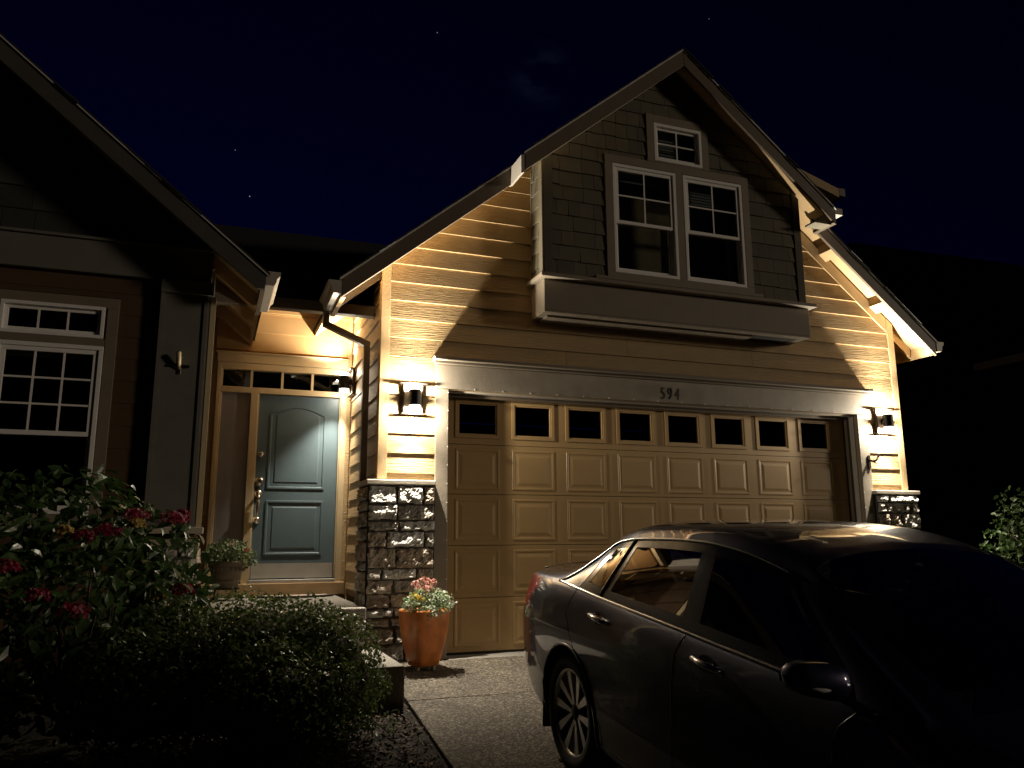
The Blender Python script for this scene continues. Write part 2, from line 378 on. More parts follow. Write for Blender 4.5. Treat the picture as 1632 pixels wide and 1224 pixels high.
# ------------------------------------------------------------------ house
house = empty('house', (2.4, 2.0, 0), label='tan lap-sided house with attached garage, gabled bay and recessed blue front door', cat='house')
FY = -0.17; CX = 2.385; SP = 0.82
def rb(x): return 6.33 - SP*abs(x-CX)          # bottom edge of the garage rakes
def under_roof(poly, drop=0.0):
    q = clip(poly, SP, 1, 6.33+0.09-drop+SP*CX)
    return clip(q, -SP, 1, 6.33+0.09-drop-SP*CX) if len(q) >= 3 else q
WF = wall_front(FY)
gw = MB()
for po in (rect(-0.83, -0.17, -0.1, 2.55), rect(4.95, 5.64, -0.1, 2.55), under_roof(rect(-0.83, 5.64, 2.55, 8))):
    slab(gw, WF, po, -0.10, -0.008)
garage_wall = gw.build('garage_wall', siding, house)
bayL, bayR = 0.745, 4.035
boards = [rect(-0.775, -0.302, 1.66, 2.84), rect(5.102, 5.565, 1.66, 2.84),
          under_roof(rect(-0.775, bayL, 2.84, 8)), under_roof(rect(bayR, 5.565, 2.84, 8)), rect(bayL, bayR, 2.84, 3.5)]
# join the strip under the bay with its neighbours by row
boards = [rect(-0.775, -0.302, 1.66, 2.86), rect(5.102, 5.565, 1.66, 2.86), rect(-0.775, 5.565, 2.86, 3.424),
          under_roof(rect(-0.775, bayL, 3.424, 8)), under_roof(rect(bayR, 5.565, 3.424, 8))]
lap_siding(garage_wall, WF, boards, 0.19, 3.044, siding)
# corner boards
for x0, x1 in ((-0.862, -0.772), (5.562, 5.652)):
    q = under_roof(rect(x0, x1, 1.655, 8), 0.0)
    slab(MB(), WF, q, 0.0, 0.026).build('corner_board', cornerm, house, bevel=0.003)
slab(MB(), wall_left(-0.84), rect(FY-0.024, FY+0.075, 1.655, 3.62), 0.0, 0.024).build('corner_board', cornerm, house, bevel=0.003)
# header, crown, jambs
MB().box(-0.302, 5.102, FY-0.032, FY+0.02, 2.556, 2.80).build('door_header', roughm, house, bevel=0.004)
cr = MB(); cr.box(-0.325, 5.125, FY-0.07, FY+0.005, 2.802, 2.826); cr.box(-0.345, 5.145, FY-0.130, FY+0.008, 2.828, 2.862)
cr.build('crown_moulding', trimm, house, bevel=0.004)
MB().box(-0.302, -0.172, FY-0.03, FY+0.02, -0.05, 2.553).build('door_casing', roughm, house, bevel=0.004)
MB().box(4.952, 5.10, FY-0.03, FY+0.02, -0.05, 2.553).build('door_casing', roughm, house, bevel=0.004)
jm = MB(); jm.box(-0.20, -0.155, FY+0.022, 0.10, -0.02, 2.55); jm.box(4.935, 4.99, FY+0.022, 0.10, -0.02, 2.55); jm.box(-0.153, 4.933, FY+0.022, 0.10, 2.535, 2.60)
jm.build('door_jamb', jambm, house)
st = MB(); st.box(-0.153, -0.137, -0.075, -0.03, 0.0, 2.535); st.box(4.9, 4.933, -0.075, -0.03, 0, 2.535); st.box(-0.135, 4.898, -0.075, -0.03, 2.50, 2.533)
st.build('weather_strip', fasciam, house)
nl = MB()
for k in range(14):
    for xx in (-0.178, 4.957):
        nl.lathe([(0.0, -0.004), (0.006, -0.003), (0.006, 0.0)], 6, (xx, FY-0.031, 0.18+k*0.18), 'y')
for k in range(16): nl.lathe([(0.0, -0.004), (0.006, -0.003), (0.006, 0.0)], 6, (0.1+k*0.3, FY-0.033, 2.563), 'y')
nl.build('light_clips', whitem, house)

# garage door: five sections, panels and eight panes
gd = MB()
gdoor = gd.box(-0.137, 4.90, 0.035, 0.05, 0.02, 2.5).build('garage_door', gdoorm, house)
# back plate must not close the window row: cut it shorter and build the top section as a frame
gdoor.data.clear_geometry()
_m = MB().box(-0.137, 4.90, 0.032, 0.05, 0.02, 2.03).mesh('garage_door', gdoorm); gdoor.data = _m
ROWZ = [(0.0205, 0.5275), (0.5305, 1.0305), (1.0335, 1.5335), (1.5365, 2.0355)]
PX = [(k*0.61-0.085, k*0.61+0.475) for k in range(8)]
for (z0, z1) in ROWZ:
    MB().box(-0.137, 4.90, 0.0, 0.03, z0, z1-0.002).build('section', gdoorm, gdoor, bevel=0.003)
top = MB(); z0, z1 = 2.0385, 2.53; g0, g1 = 2.147, 2.448
top.box(-0.137, 4.90, 0.0, 0.03, z0, g0-0.045); top.box(-0.137, 4.90, 0.0, 0.03, g1+0.045, z1)
xprev = -0.137
for k in range(8):
    top.box(xprev, 0.61*k-0.045, 0.0, 0.03, g0-0.045, g1+0.045); xprev = 0.61*k+0.391+0.045
top.box(xprev, 4.90, 0.0, 0.03, g0-0.045, g1+0.045)
top.build('section', gdoorm, gdoor)
def relief(outline, steps, W):
    """rings of (inset, outward) from an outline, closed in the middle"""
    c = np.mean(np.array(outline), axis=0); hx = max(abs(p[0]-c[0]) for p in outline); hz = max(abs(p[1]-c[1]) for p in outline)
    mb = MB(); n = len(outline)
    for (ins, d) in steps:
        for p in outline: mb.v.append(W(c[0]+(p[0]-c[0])*(1-ins/hx), c[1]+(p[1]-c[1])*(1-ins/hz), d))
    for r in range(len(steps)-1):
        for i in range(n): mb.f.append((r*n+i, r*n+(i+1) % n, (r+1)*n+(i+1) % n, (r+1)*n+i))
    mb.f.append(tuple((len(steps)-1)*n+i for i in range(n)))
    return mb
WD = wall_front(0.0)
PST = [(0, 0.0), (0.004, 0.005), (0.018, 0.005), (0.03, 0.001), (0.045, 0.001), (0.075, 0.006)]
pm = relief(rect(-0.235, 0.235, -0.205, 0.205), PST, lambda a, z, d: (a, -d, z)).mesh('panel', gdoorm)
first = True
for (z0, z1) in ROWZ:
    for k in range(8):
        o = bpy.data.objects.new('panel', pm); col.objects.link(o); o.parent = gdoor
        o.matrix_parent_inverse = WORLD['garage_door'].inverted()
        o.location = (0.61*k+0.195, -0.0005, (z0+z1)/2)
def frame_ring(mb, W, x0, x1, z0, z1, t, d0, d1):
    slab(mb, W, rect(x0, x1, z0, z0+t), d0, d1); slab(mb, W, rect(x0, x1, z1-t, z1), d0, d1)
    slab(mb, W, rect(x0, x0+t, z0+t, z1-t), d0, d1); slab(mb, W, rect(x1-t, x1, z0+t, z1-t), d0, d1); return mb
for k in range(8):
    x0 = 0.61*k; fr = MB()
    frame_ring(fr, WD, x0-0.044, x0+0.435, g0-0.044, g1+0.044, 0.03, -0.03, 0.010)
    frame_ring(fr, WD, x0-0.013, x0+0.404, g0-0.013, g1+0.013, 0.013, -0.03, 0.003)
    fr.build('window_frame', gdoorm, gdoor)
    slab(MB(), WD, rect(x0, x0+0.391, g0, g1), -0.022, -0.016).build('pane', glassm, gdoor)
MB().box(-0.137, 4.90, -0.01, 0.04, 0.0, 0.018).build('bottom_seal', blackm, gdoor)

# closed dark rooms behind the windows
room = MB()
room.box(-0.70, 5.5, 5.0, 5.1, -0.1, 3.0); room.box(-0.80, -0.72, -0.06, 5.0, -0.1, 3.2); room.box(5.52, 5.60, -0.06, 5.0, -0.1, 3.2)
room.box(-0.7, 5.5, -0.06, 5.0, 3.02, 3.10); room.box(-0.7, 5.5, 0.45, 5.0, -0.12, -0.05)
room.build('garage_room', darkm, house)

# stone piers
def stone_mesh(w_, h_, seed):
    r = np.random.default_rng(seed); nx, nz = max(5, int(w_/0.015)), max(4, int(h_/0.014))
    mb = MB(); cx_, cz_ = max(3, int(w_/0.055)+2), max(3, int(h_/0.042)+2)
    low = r.uniform(-1, 1, (cx_, cz_)); out = r.uniform(0.018, 0.034); fine = r.normal(0, 1, (nx+1, nz+1))
    tx, tz = r.uniform(-.7, .7), r.uniform(-1.7, -0.1)
    for j in range(nz+1):
        for i in range(nx+1):
            u, v = i/nx, j/nz
            e = min(min(u, 1-u)*w_/0.012, min(v, 1-v)*h_/0.010, 1.0)
            a, b = u*(cx_-1.01), v*(cz_-1.01); ia, ib = int(a), int(b); fa, fb = a-ia, b-ib
            fa, fb = fa*fa*(3-2*fa), fb*fb*(3-2*fb)
            lo = (low[ia, ib]*(1-fa)+low[ia+1, ib]*fa)*(1-fb)+(low[ia, ib+1]*(1-fa)+low[ia+1, ib+1]*fa)*fb
            d = (0.25+0.75*e)*(out + 0.015*lo + 0.0042*fine[i, j] + tx*0.014*(u-.5) + tz*0.024*(v-.5))
            ed = 0 if (i in (0, nx) or j in (0, nz)) else 1
            mb.v.append(((u-0.5)*w_+ed*r.normal(0, 0.0022)+(0.009*low[ia, ib] if i in (0, nx) else 0), -max(0.002, d), (v-0.5)*h_+ed*r.normal(0, 0.002)+(0.007*low[ia, ib] if j in (0, nz) else 0)))
    n = nx+1
    for j in range(nz):
        for i in range(nx): mb.f.append((j*n+i, j*n+i+1, (j+1)*n+i+1, (j+1)*n+i))
    # skirt back to the mortar
    rim = [i for i in range(n)]+[j*n+nx for j in range(1, nz+1)]+[nz*n+i for i in range(nx-1, -1, -1)]+[j*n for j in range(nz-1, 0, -1)]
    k0 = len(mb.v)
    for q in rim: p = mb.v[q]; mb.v.append((p[0], 0.0, p[2]))
    m_ = len(rim)
    for k in range(m_): mb.f.append((rim[k], k0+k, k0+(k+1) % m_, rim[(k+1) % m_]))
    return mb
def stone_wall(parent, W, a0, a1, z0, z1, seed):
    r = random.Random(seed); z = z0; k = 0; off = 0
    while z < z1-0.02:
        h = min(r.choice((0.07, 0.085, 0.10, 0.125, 0.15, 0.19)), z1-z)
        if z1-(z+h) < 0.05: h = z1-z
        a = a0; off = r.uniform(0.12, 0.3)
        while a < a1-0.01:
            wd = min(off if a == a0 else r.uniform(0.16, 0.5), a1-a)
            if a1-(a+wd) < 0.09: wd = a1-a
            mb = stone_mesh(wd-0.022, h-0.018, seed*1000+k); k += 1
            mb.v = [W(a+wd/2+p[0], z+h/2+p[2], -p[1]) for p in mb.v]
            mb.build('stone', r.choice(stonem), parent)
            a += wd
        z += h
SY = -0.235
for (x0, x1, sd_) in ((-0.945, -0.305, 3), (5.105, 5.745, 5)):
    pier = MB().box(x0+0.012, x1-0.002, SY+0.006, -0.10, -0.1, 1.595).build('stone_pier', mortarm, house)
    stone_wall(pier, wall_front(SY), x0, x1, -0.08, 1.59, sd_)
    cp = MB(); cp.box(x0-0.025, x1+(0.0 if x0 < 0 else 0.025), SY-0.026, -0.14, 1.598, 1.645)
    cp.build('stone_cap', capm, house, bevel=0.008)
MB().box(-0.945, -0.835, -0.1, 0.20, -0.1, 1.595).build('stone_return', mortarm, house)
stone_wall(bpy.data.objects['stone_return'], wall_left(-0.948), SY+0.01, 0.20, -0.08, 1.59, 9)
MB().box(-0.97, -0.84, -0.139, 0.22, 1.598, 1.645).build('stone_cap', capm, house, bevel=0.008)
# right return of the garage
MB().box(5.56, 5.63, -0.16, 6.0, -0.1, 3.62).build('garage_wall', siding, house)

# left side wall of the garage with lap siding
sw = MB().box(-0.83, -0.76, -0.06, 1.9, 0.3, 3.74).build('side_wall', siding, house)
WS = wall_left(-0.838)
lap_siding(sw, WS, [rect(0.20, 1.50, 0.50, 1.66), rect(-0.09, 1.50, 1.66, 3.66)], 0.19, 3.044, siding)

# roof of the garage: deck, shingle courses, rakes, gutters
EX0, EX1 = -1.29, 6.06      # eave edges
def slope_pts(side, s):
    return CX + side*s
def roof_plane(side, s0, s1, y0, y1, o0, o1):
    """slab between horizontal distances s0<s1 from the ridge, vertical offsets o0 (under) o1 (top) over the rake line"""
    mb = MB()
    a = [(CX+side*s0, y0, rb(CX+side*s0)+o0), (CX+side*s1, y0, rb(CX+side*s1)+o0), (CX+side*s1, y1, rb(CX+side*s1)+o0), (CX+side*s0, y1, rb(CX+side*s0)+o0)]
    b = [(p[0], p[1], p[2]+o1-o0) for p in a]
    return mb.prism(a, b)
HS = 3.675
groof = MB()
for sd_ in (-1, 1):
    q = roof_plane(sd_, 0.0, HS, -0.43, 7.5, 0.115, 0.195); groof.add(q.v, q.f)
    q = roof_plane(sd_, 0.0, 1.93, -0.735, -0.432, 0.115, 0.195); groof.add(q.v, q.f)
roof = groof.build('roof', soffitm, house)
for sd_ in (-1, 1):
    n = 30
    for k in range(n):
        s1 = HS+0.03-k*(HS+0.03)/n; s0 = s1-(HS+0.03)/n-0.03
        e = random.uniform(-0.012, 0.012)
        mb = MB()
        y0 = (-0.75 if s1 < 1.96 else -0.45)-0.018+e
        x0, x1 = CX+sd_*max(s0, 0), CX+sd_*s1
        zb0, zb1 = rb(x0)+0.212, rb(x1)+0.224
        a = [(x0, y0, zb0-0.014), (x1, y0, zb1-0.022), (x1, 7.5, zb1-0.022), (x0, 7.5, zb0-0.014)]
        b = [(x0, y0, zb0), (x1, y0, zb1), (x1, 7.5, zb1), (x0, 7.5, zb0)]
        mb.prism(a, b).build('shingle_course', roofm, roof)
def rake(x0, x1, y, h=0.18, th=0.035, m=fasciam, rbf=rb, cut0=True):
    mb = MB()
    lo = [(x0, y, rbf(x0)), (x1, y, rbf(x1)), (x1, y, rbf(x1)+h), (x0, y, rbf(x0)+h)]
    mb.prism([(p[0], p[1]+th, p[2]) for p in lo], lo)
    return mb
rake(EX0, CX-1.955, -0.45).build('rake_board', fasciam, house, bevel=0.003)
rake(CX+1.90, EX1, -0.45).build('rake_board', fasciam, house, bevel=0.003)
rake(CX-1.935, CX-0.002, -0.75).build('rake_board', fasciam, house, bevel=0.003)
rake(CX+0.002, CX+1.985, -0.75).build('rake_board', fasciam, house, bevel=0.003)
# drip edges
for (a, b, y) in ((EX0-0.02, CX-1.96, -0.463), (CX+1.99, EX1+0.03, -0.463), (CX-1.95, CX-0.002, -0.763), (CX+0.002, CX+1.99, -0.763)):
    mb = MB(); lo = [(a, y, rb(a)+0.183), (b, y, rb(b)+0.183), (b, y, rb(b)+0.201), (a, y, rb(a)+0.201)]
    mb.prism([(p[0], p[1]+0.03, p[2]) for p in lo], lo).build('drip_edge', dripm, house)
# returns that close the step between the two rakes
for sd_ in (-1, 1):
    xa = CX+sd_*1.945; xb = CX+sd_*1.98
    mb = MB(); z = rb(CX+1.96)
    mb.prism([(xa, -0.75 if sd_ < 0 else -0.748, z-0.005), (xa, -0.40, z-0.005), (xa, -0.40, z+0.19), (xa, -0.75 if sd_ < 0 else -0.748, z+0.19)],
             [(xb, -0.75 if sd_ < 0 else -0.748, z-0.02), (xb, -0.40, z-0.02), (xb, -0.40, z+0.175), (xb, -0.75 if sd_ < 0 else -0.748, z+0.175)])
    mb.build('rake_return', gutterm if sd_ < 0 else fasciam, house)
mb = MB(); z = rb(CX+1.96)
mb.box(CX+1.70, CX+1.945, -0.75+0.037, -0.55, z-0.02, z+0.0).build('soffit_return', shm[1], house)
mb = MB(); mb.box(CX+1.99, CX+2.10, -0.74, -0.2, z+0.11, z+0.19).build('gutter', gutterm, house)
# lookout blocks under the right rake and frieze boards against the wall
for x in (4.62, 5.35):
    z = rb(x)
    mb = MB(); a = [(x-0.05, -0.415, rb(x-0.05)+0.0), (x+0.05, -0.415, rb(x+0.05)+0.0), (x+0.05, -0.415, rb(x+0.05)+0.108), (x-0.05, -0.415, rb(x-0.05)+0.108)]
    mb.prism(a, [(p[0], -0.20, p[2]) for p in a]).build('lookout_block', soffitm, house)
for (xa, xb, s) in ((4.06, 5.55, 1),):
    lo = [(xa, FY-0.024, rb(xa)-0.10), (xb, FY-0.024, rb(xb)-0.10), (xb, FY-0.024, rb(xb)+0.085), (xa, FY-0.024, rb(xa)+0.085)]
    MB().prism([(p[0], FY-0.004, p[2]) for p in lo], lo).build('frieze_board', soffitm, house)
# gutters with an ogee front
def gutter(xin, sgn, y0, y1, ztop, name, parent, m=gutterm):
    pr = [(0, 0), (0, -0.125), (0.07, -0.125), (0.085, -0.10), (0.092, -0.06), (0.118, -0.035), (0.122, 0.0), (0.112, 0.0), (0.108, -0.03), (0.083, -0.055), (0.075, -0.115), (0.006, -0.119), (0.006, 0)]
    a = [(xin+sgn*p[0], y0, ztop+p[1]) for p in pr]; b = [(q[0], y1, q[2]) for q in a]
    mb = MB(); n = len(pr)
    mb.add(a+b, [(i, (i+1) % n, n+(i+1) % n, n+i) for i in range(n)])
    ec = [(xin+sgn*p[0], y0-0.001, ztop+p[1]) for p in pr[:7]]; mb.add(ec, [tuple(range(7))])
    ec = [(xin+sgn*p[0], y1+0.001, ztop+p[1]) for p in pr[:7]]; mb.add(ec, [tuple(range(7))])
    return mb.build(name, m, parent)
gutter(EX0-0.002, -1, -0.45, 0.30, 3.478, 'gutter', house)
gutter(EX1+0.03, 1, -0.44, 5.0, 3.50, 'gutter', house)
# rafters and eave underside along the left eave
for y in (-0.11,):
    lo = [(-1.24, y, rb(-1.24)-0.02), (-0.845, y, rb(-0.845)-0.02), (-0.845, y, rb(-0.845)+0.113), (-1.24, y, rb(-1.24)+0.113)]
    MB().prism([(p[0], y+0.045, p[2]) for p in lo], lo).build('rafter_tail', fasciam if y < 0 else soffitm, house)
MB().box(-1.288, -1.245, -0.41, 0.30, 3.33, 3.46).build('fascia', soffitm, house)
for y in (-0.11, 0.6):
    lo = [(5.66, y, rb(5.66)-0.02), (6.0, y, rb(6.0)-0.02), (6.0, y, rb(6.0)+0.113), (5.66, y, rb(5.66)+0.113)]
    MB().prism([(p[0], y+0.045, p[2]) for p in lo], lo).build('rafter_tail', soffitm, house)
MB().box(6.02, 6.058, -0.41, 5.0, 3.33, 3.48).build('fascia', soffitm, house)
# downspout: rectangular pipe
def rect_pipe(pts, wx, wy, name, m, parent):
    mb = MB(); base = 0; n = len(pts)
    for i, p in enumerate(pts):
        p = Vector(p); d0 = (p-Vector(pts[i-1])).normalized() if i else None; d1 = (Vector(pts[i+1])-p).normalized() if i < n-1 else None
        d = ((d0 or d1)+(d1 or d0)).normalized(); sc = 1.0
        if d0 and d1: sc = 1/max(0.5, d.dot(d1))
        ay = Vector((0, 1, 0)); ax = ay.cross(d).normalized()
        for (s, t) in ((-1, -1), (1, -1), (1, 1), (-1, 1)): mb.v.append(tuple(p+ax*s*wx/2*sc+ay*t*wy/2))
    for i in range(n-1):
        for k in range(4): mb.f.append((4*i+k, 4*i+(k+1) % 4, 4*i+4+(k+1) % 4, 4*i+4+k))
    mb.f += [(0, 1, 2, 3), (4*n-4, 4*n-3, 4*n-2, 4*n-1)]
    return mb.build(name, m, parent, bevel=0.004)
rect_pipe([(-1.335, 0.27, 3.36), (-1.335, 0.27, 3.235), (-0.915, 0.27, 3.06), (-0.915, 0.27, 0.10), (-0.99, 0.22, 0.04)], 0.062, 0.075, 'downspout', downm, house)

# bay
WB = wall_front(-0.50)
bay = MB()
W1, W2, W3 = (1.552, 2.342, 3.862, 5.113), (2.436, 3.222, 3.868, 5.113), (2.09, 2.712, 5.232, 5.69)
W1 = (1.552, 2.342, 3.865, 5.113); W2 = (2.436, 3.222, 3.865, 5.113)
for po in (rect(bayL, 1.552, 3.7, 8), rect(3.222, bayR, 3.7, 8), rect(1.552, 3.222, 3.7, 3.865), rect(2.342, 2.436, 3.865, 5.113),
           rect(1.552, 3.222, 5.113, 5.232), rect(1.552, 2.09, 5.232, 8), rect(2.712, 3.222, 5.232, 8), rect(2.09, 2.712, 5.69, 8)):
    q = under_roof(po)
    slab(bay, WB, q, -0.06, 0.0)
bay_wall = bay.build('bay_wall', shm[0], house)
bs = MB(); bs.box(bayL, bayL+0.06, -0.44, -0.02, 3.4, rb(bayL)+0.10); bs.box(bayR-0.06, bayR, -0.44, -0.02, 3.4, rb(bayR)+0.10)
bay_side = bs.build('bay_side_wall', shm[0], house)
shingles(bay_wall, WB, [under_roof(rect(bayL+0.10, 1.46, 3.75, 8)), under_roof(rect(3.32, bayR-0.10, 3.75, 8)),
         under_roof(rect(1.46, 2.0, 5.215, 8)), under_roof(rect(2.80, 3.32, 5.215, 8)), under_roof(rect(2.0, 2.80, 5.80, 8))], 0.168, 3.76, shm)
shingles(bay_side, wall_left(bayL), [rect(-0.44, -0.17, 3.75, rb(bayL)+0.06)], 0.168, 3.70, shm, 0.10, 0.2)
for x0 in (bayL-0.004, bayR-0.096):
    q = under_roof(rect(x0, x0+0.10, 3.748, 8)); slab(MB(), WB, q, 0.0, 0.024).build('corner_board', shm[2], bay_wall, bevel=0.003)
MB().box(bayL-0.026, bayL, -0.52, -0.43, 3.748, rb(bayL)+0.02).build('corner_board', shm[1], bay_wall, bevel=0.003)
MB().box(bayL-0.02, bayL, -0.21, -0.165, 3.748, rb(bayL)+0.02).build('corner_board', shm[1], bay_wall, bevel=0.003)
# belly box and shelf
bb = MB(); bb.box(bayL-0.015, bayR+0.015, -0.535, -0.515, 3.372, 3.70); bb.box(bayL-0.015, bayL+0.01, -0.513, -0.17, 3.372, 3.70); bb.box(bayR-0.01, bayR+0.015, -0.513, -0.17, 3.372, 3.70)
bb.build('bay_apron', trimm, house, bevel=0.003)
so = MB(); so.box(bayL-0.012, bayR+0.012, -0.533, -0.17, 3.352, 3.370); so.build('bay_soffit', trimm, house)
so = MB(); so.box(bayL+0.06, bayR-0.7, -0.42, -0.19, 3.330, 3.350); so.build('soffit_vent', trimm, house)
MB().box(bayL-0.075, bayR+0.075, -0.615, -0.175, 3.702, 3.744).build('bay_shelf', trimm, house, bevel=0.005)
# window casings
cs = MB()
frame_ring(cs, WB, 1.462, 3.318, 3.79, 5.21, 0.09, 0.0, 0.03)
cs.build('window_casing', trimm, house, bevel=0.003)
cs = MB(); slab(cs, WB, rect(2.345, 2.433, 3.88, 5.12), 0.0, 0.028); cs.build('window_casing', trimm, house)
cs = MB(); slab(cs, WB, rect(2.0, 2.09, 5.212, 5.79), 0.0, 0.029); slab(cs, WB, rect(2.712, 2.80, 5.212, 5.79), 0.0, 0.029); slab(cs, WB, rect(2.09, 2.712, 5.69, 5.79), 0.0, 0.029); slab(cs, WB, rect(2.09, 2.712, 5.212, 5.232), 0.0, 0.027)
cs.build('window_casing', trimm, house, bevel=0.003)
MB().box(1.30, 3.40, -0.575, -0.50, 3.76, 3.795).build('window_sill', trimm, house, bevel=0.004)

def window(W, x0, x1, z0, z1, kind, parent, blind=0.0, cols=2, rows=2, outer=0.036):
    """kind: 'hung' two sashes, 'fixed' one sash"""
    fr = frame_ring(MB(), W, x0, x1, z0, z1, outer, -0.07, 0.032)
    win = fr.build('window', whitem, parent, bevel=0.004)
    def sash(a0, a1, b0, b1, d, t, grid, glass_only=False):
        mb = frame_ring(MB(), W, a0, a1, b0, b1, t, d-0.03, d); mb.build('sash', whitem, win, bevel=0.003)
        slab(MB(), W, rect(a0+t, a1-t, b0+t, b1-t), d-0.018, d-0.013).build('pane', glassm, win)
        if grid:
            c, r_ = grid
            for k in range(1, c):
                x = a0+t+(a1-a0-2*t)*k/c; slab(MB(), W, rect(x-0.008, x+0.008, b0+t, b1-t), d-0.012, d-0.003).build('muntin', whitem, win)
            for k in range(1, r_):
                z = b0+t+(b1-b0-2*t)*k/r_; slab(MB(), W, rect(a0+t, a1-t, z-0.008, z+0.008), d-0.0125, d-0.0035).build('muntin', whitem, win)
    i = outer
    if kind == 'hung':
        zm = z0+(z1-z0)*0.455
        sash(x0+i, x1-i, zm-0.005, z1-i, 0.018, 0.038, (cols, rows))
        sash(x0+i, x1-i, z0+i, zm+0.04, -0.018, 0.034, None)
    else:
        sash(x0+i, x1-i, z0+i, z1-i, 0.0, 0.03, (cols, rows))
    if blind:
        for k in range(int(blind/0.035)):
            z = z1-i-0.06-k*0.035
            slab(MB(), W, [(x0+i+0.02, z), (x1-i-0.02, z), (x1-i-0.02, z+0.024), (x0+i+0.02, z+0.024)], -0.125, -0.12).build('blind_slat', blindm, win)
        slab(MB(), W, rect(x0+i+0.01, x1-i-0.01, z1-i-0.05, z1-i), -0.15, -0.10).build('blind_rail', blindm, win)
    return win
window(WB, *W1, 'hung', house, 0.10); window(WB, *W2, 'hung', house, 0.24); window(WB, *W3, 'fixed', house, 0.30)
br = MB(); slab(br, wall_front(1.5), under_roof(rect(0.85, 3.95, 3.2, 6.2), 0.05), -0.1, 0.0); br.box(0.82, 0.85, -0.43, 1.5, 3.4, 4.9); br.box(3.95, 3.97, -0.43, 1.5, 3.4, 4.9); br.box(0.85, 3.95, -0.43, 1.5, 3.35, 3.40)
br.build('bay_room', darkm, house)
MB().box(2.21, 2.29, -0.40, -0.37, 3.86, 4.5).build('curtain', whitem, house); MB().box(3.09, 3.17, -0.40, -0.37, 3.86, 4.5).build('curtain', whitem, house)

# ------------------------------------------------------------------ entry
EY = 1.6; WE = wall_front(EY)
ent = MB()
for po in (rect(-2.45, -2.335, 0.3, 3.8), rect(-0.87, -0.76, 0.3, 3.8), rect(-2.335, -0.87, 3.06, 4.0), rect(-2.335, -0.87, 0.3, 0.5)):
    slab(ent, WE, po, -0.12, -0.004)
entry_wall = ent.build('entry_wall', siding, house)
lap_siding(entry_wall, WE, [rect(-2.36, -0.90, 3.175, 3.68)], 0.222, 2.98, esiding, butt=0.012)
slab(MB(), WE, rect(-2.36, -0.90, 3.66, 3.95), 0.0, 0.03).build('frieze_board', esiding, house, bevel=0.003)
slab(MB(), WE, rect(-0.90, -0.855, 0.5, 3.90), 0.0, 0.028).build('corner_board', siding, house)
slab(MB(), WE, rect(-2.345, -0.90, 3.06, 3.165), 0.0, 0.03).build('door_casing', entrym, house, bevel=0.003)
slab(MB(), WE, rect(-2.36, -0.89, 3.166, 3.178), 0.0, 0.05).build('drip_cap', entrym, house)
# frame members: each a part
for po in (rect(-2.335, -2.29, 0.62, 3.058), rect(-0.965, -0.875, 0.62, 3.058), rect(-2.29, -0.965, 2.985, 3.058), rect(-2.29, -0.965, 2.72, 2.785), rect(-1.965, -1.885, 0.62, 2.72)):
    slab(MB(), WE, po, -0.09, 0.022).build('door_frame', entrym, house, bevel=0.004)
for po in (rect(-2.29, -2.272, 2.785, 2.985), rect(-0.983, -0.965, 2.785, 2.985), rect(-2.29, -2.272, 0.72, 2.72), rect(-1.883, -1.873, 0.68, 2.72), rect(-0.978, -0.966, 0.68, 2.72)):
    slab(MB(), WE, po, -0.08, 0.006).build('door_stop', entrym, house, bevel=0.003)
tr_ = slab(MB(), WE, rect(-2.29, -0.965, 2.786, 2.792), -0.06, -0.03).build('transom_window', entrym, house)
for k in range(3):
    x = (-1.966, -1.632, -1.296)[k]; slab(MB(), WE, rect(x-0.013, x+0.013, 2.786, 2.985), -0.075, 0.0).build('muntin', entrym, tr_)
xs_ = [-2.272, -1.979, -1.953, -1.645, -1.619, -1.309, -1.283, -0.983]
for k in range(4): slab(MB(), WE, rect(xs_[2*k], xs_[2*k+1], 2.792, 2.985), -0.05, -0.045).build('pane', glassm, tr_)
sl_ = slab(MB(), WE, rect(-2.272, -1.965, 0.72, 2.72), -0.04, -0.012).build('sidelight', sidem, house)
# sill and threshold
slab(MB(), WE, rect(-2.36, -0.865, 0.50, 0.635), 0.0, 0.075).build('door_sill', cornerm, house, bevel=0.006)
slab(MB(), WE, rect(-1.885, -0.965, 0.637, 0.672), -0.07, 0.06).build('threshold', steelm, house, bevel=0.004)
door = slab(MB(), WE, rect(-1.872, -0.979, 0.675, 2.716), -0.075, -0.03).build('front_door', doorm, house, bevel=0.003)
WDR = lambda a, z, d: WE(a, z, d-0.0305)
arch = [(-1.745, 1.655), (-1.118, 1.655)]
for k in range(13):
    t = k/12; x = -1.118+(-1.745+1.118)*t; arch.append((x, 2.495+0.088*math.sin(math.pi*t)))
PST2 = [(0, 0.0), (0.004, 0.009), (0.022, 0.009), (0.034, -0.006), (0.052, -0.006), (0.082, 0.006)]
relief(arch, PST2, WDR).build('panel', doorm, door, fixn=False)
relief(rect(-1.745, -1.118, 0.93, 1.53), PST2, WDR).build('panel', doorm, door, fixn=False)
slab(MB(), WDR, rect(-1.862, -0.99, 0.685, 0.845), 0.001, 0.004).build('kick_plate', steelm, door)
def knob(x, z, r, name):
    MB().lathe([(0, -0.05), (r*0.55, -0.05), (r*0.75, -0.042), (r*0.6, -0.02), (r, -0.016), (r, 0), (0, 0)], 20, (x, EY+0.028, z), 'y').build(name, nickelm, door, smooth=True)
knob(-1.822, 2.035, 0.036, 'deadbolt'); knob(-1.826, 1.735, 0.052, 'deadbolt')
MB().lathe([(0, -0.03), (0.034, -0.028), (0.045, -0.006), (0.045, 0), (0, 0)], 20, (-1.828, EY+0.028, 1.60), 'y').build('escutcheon', nickelm, door, smooth=True)
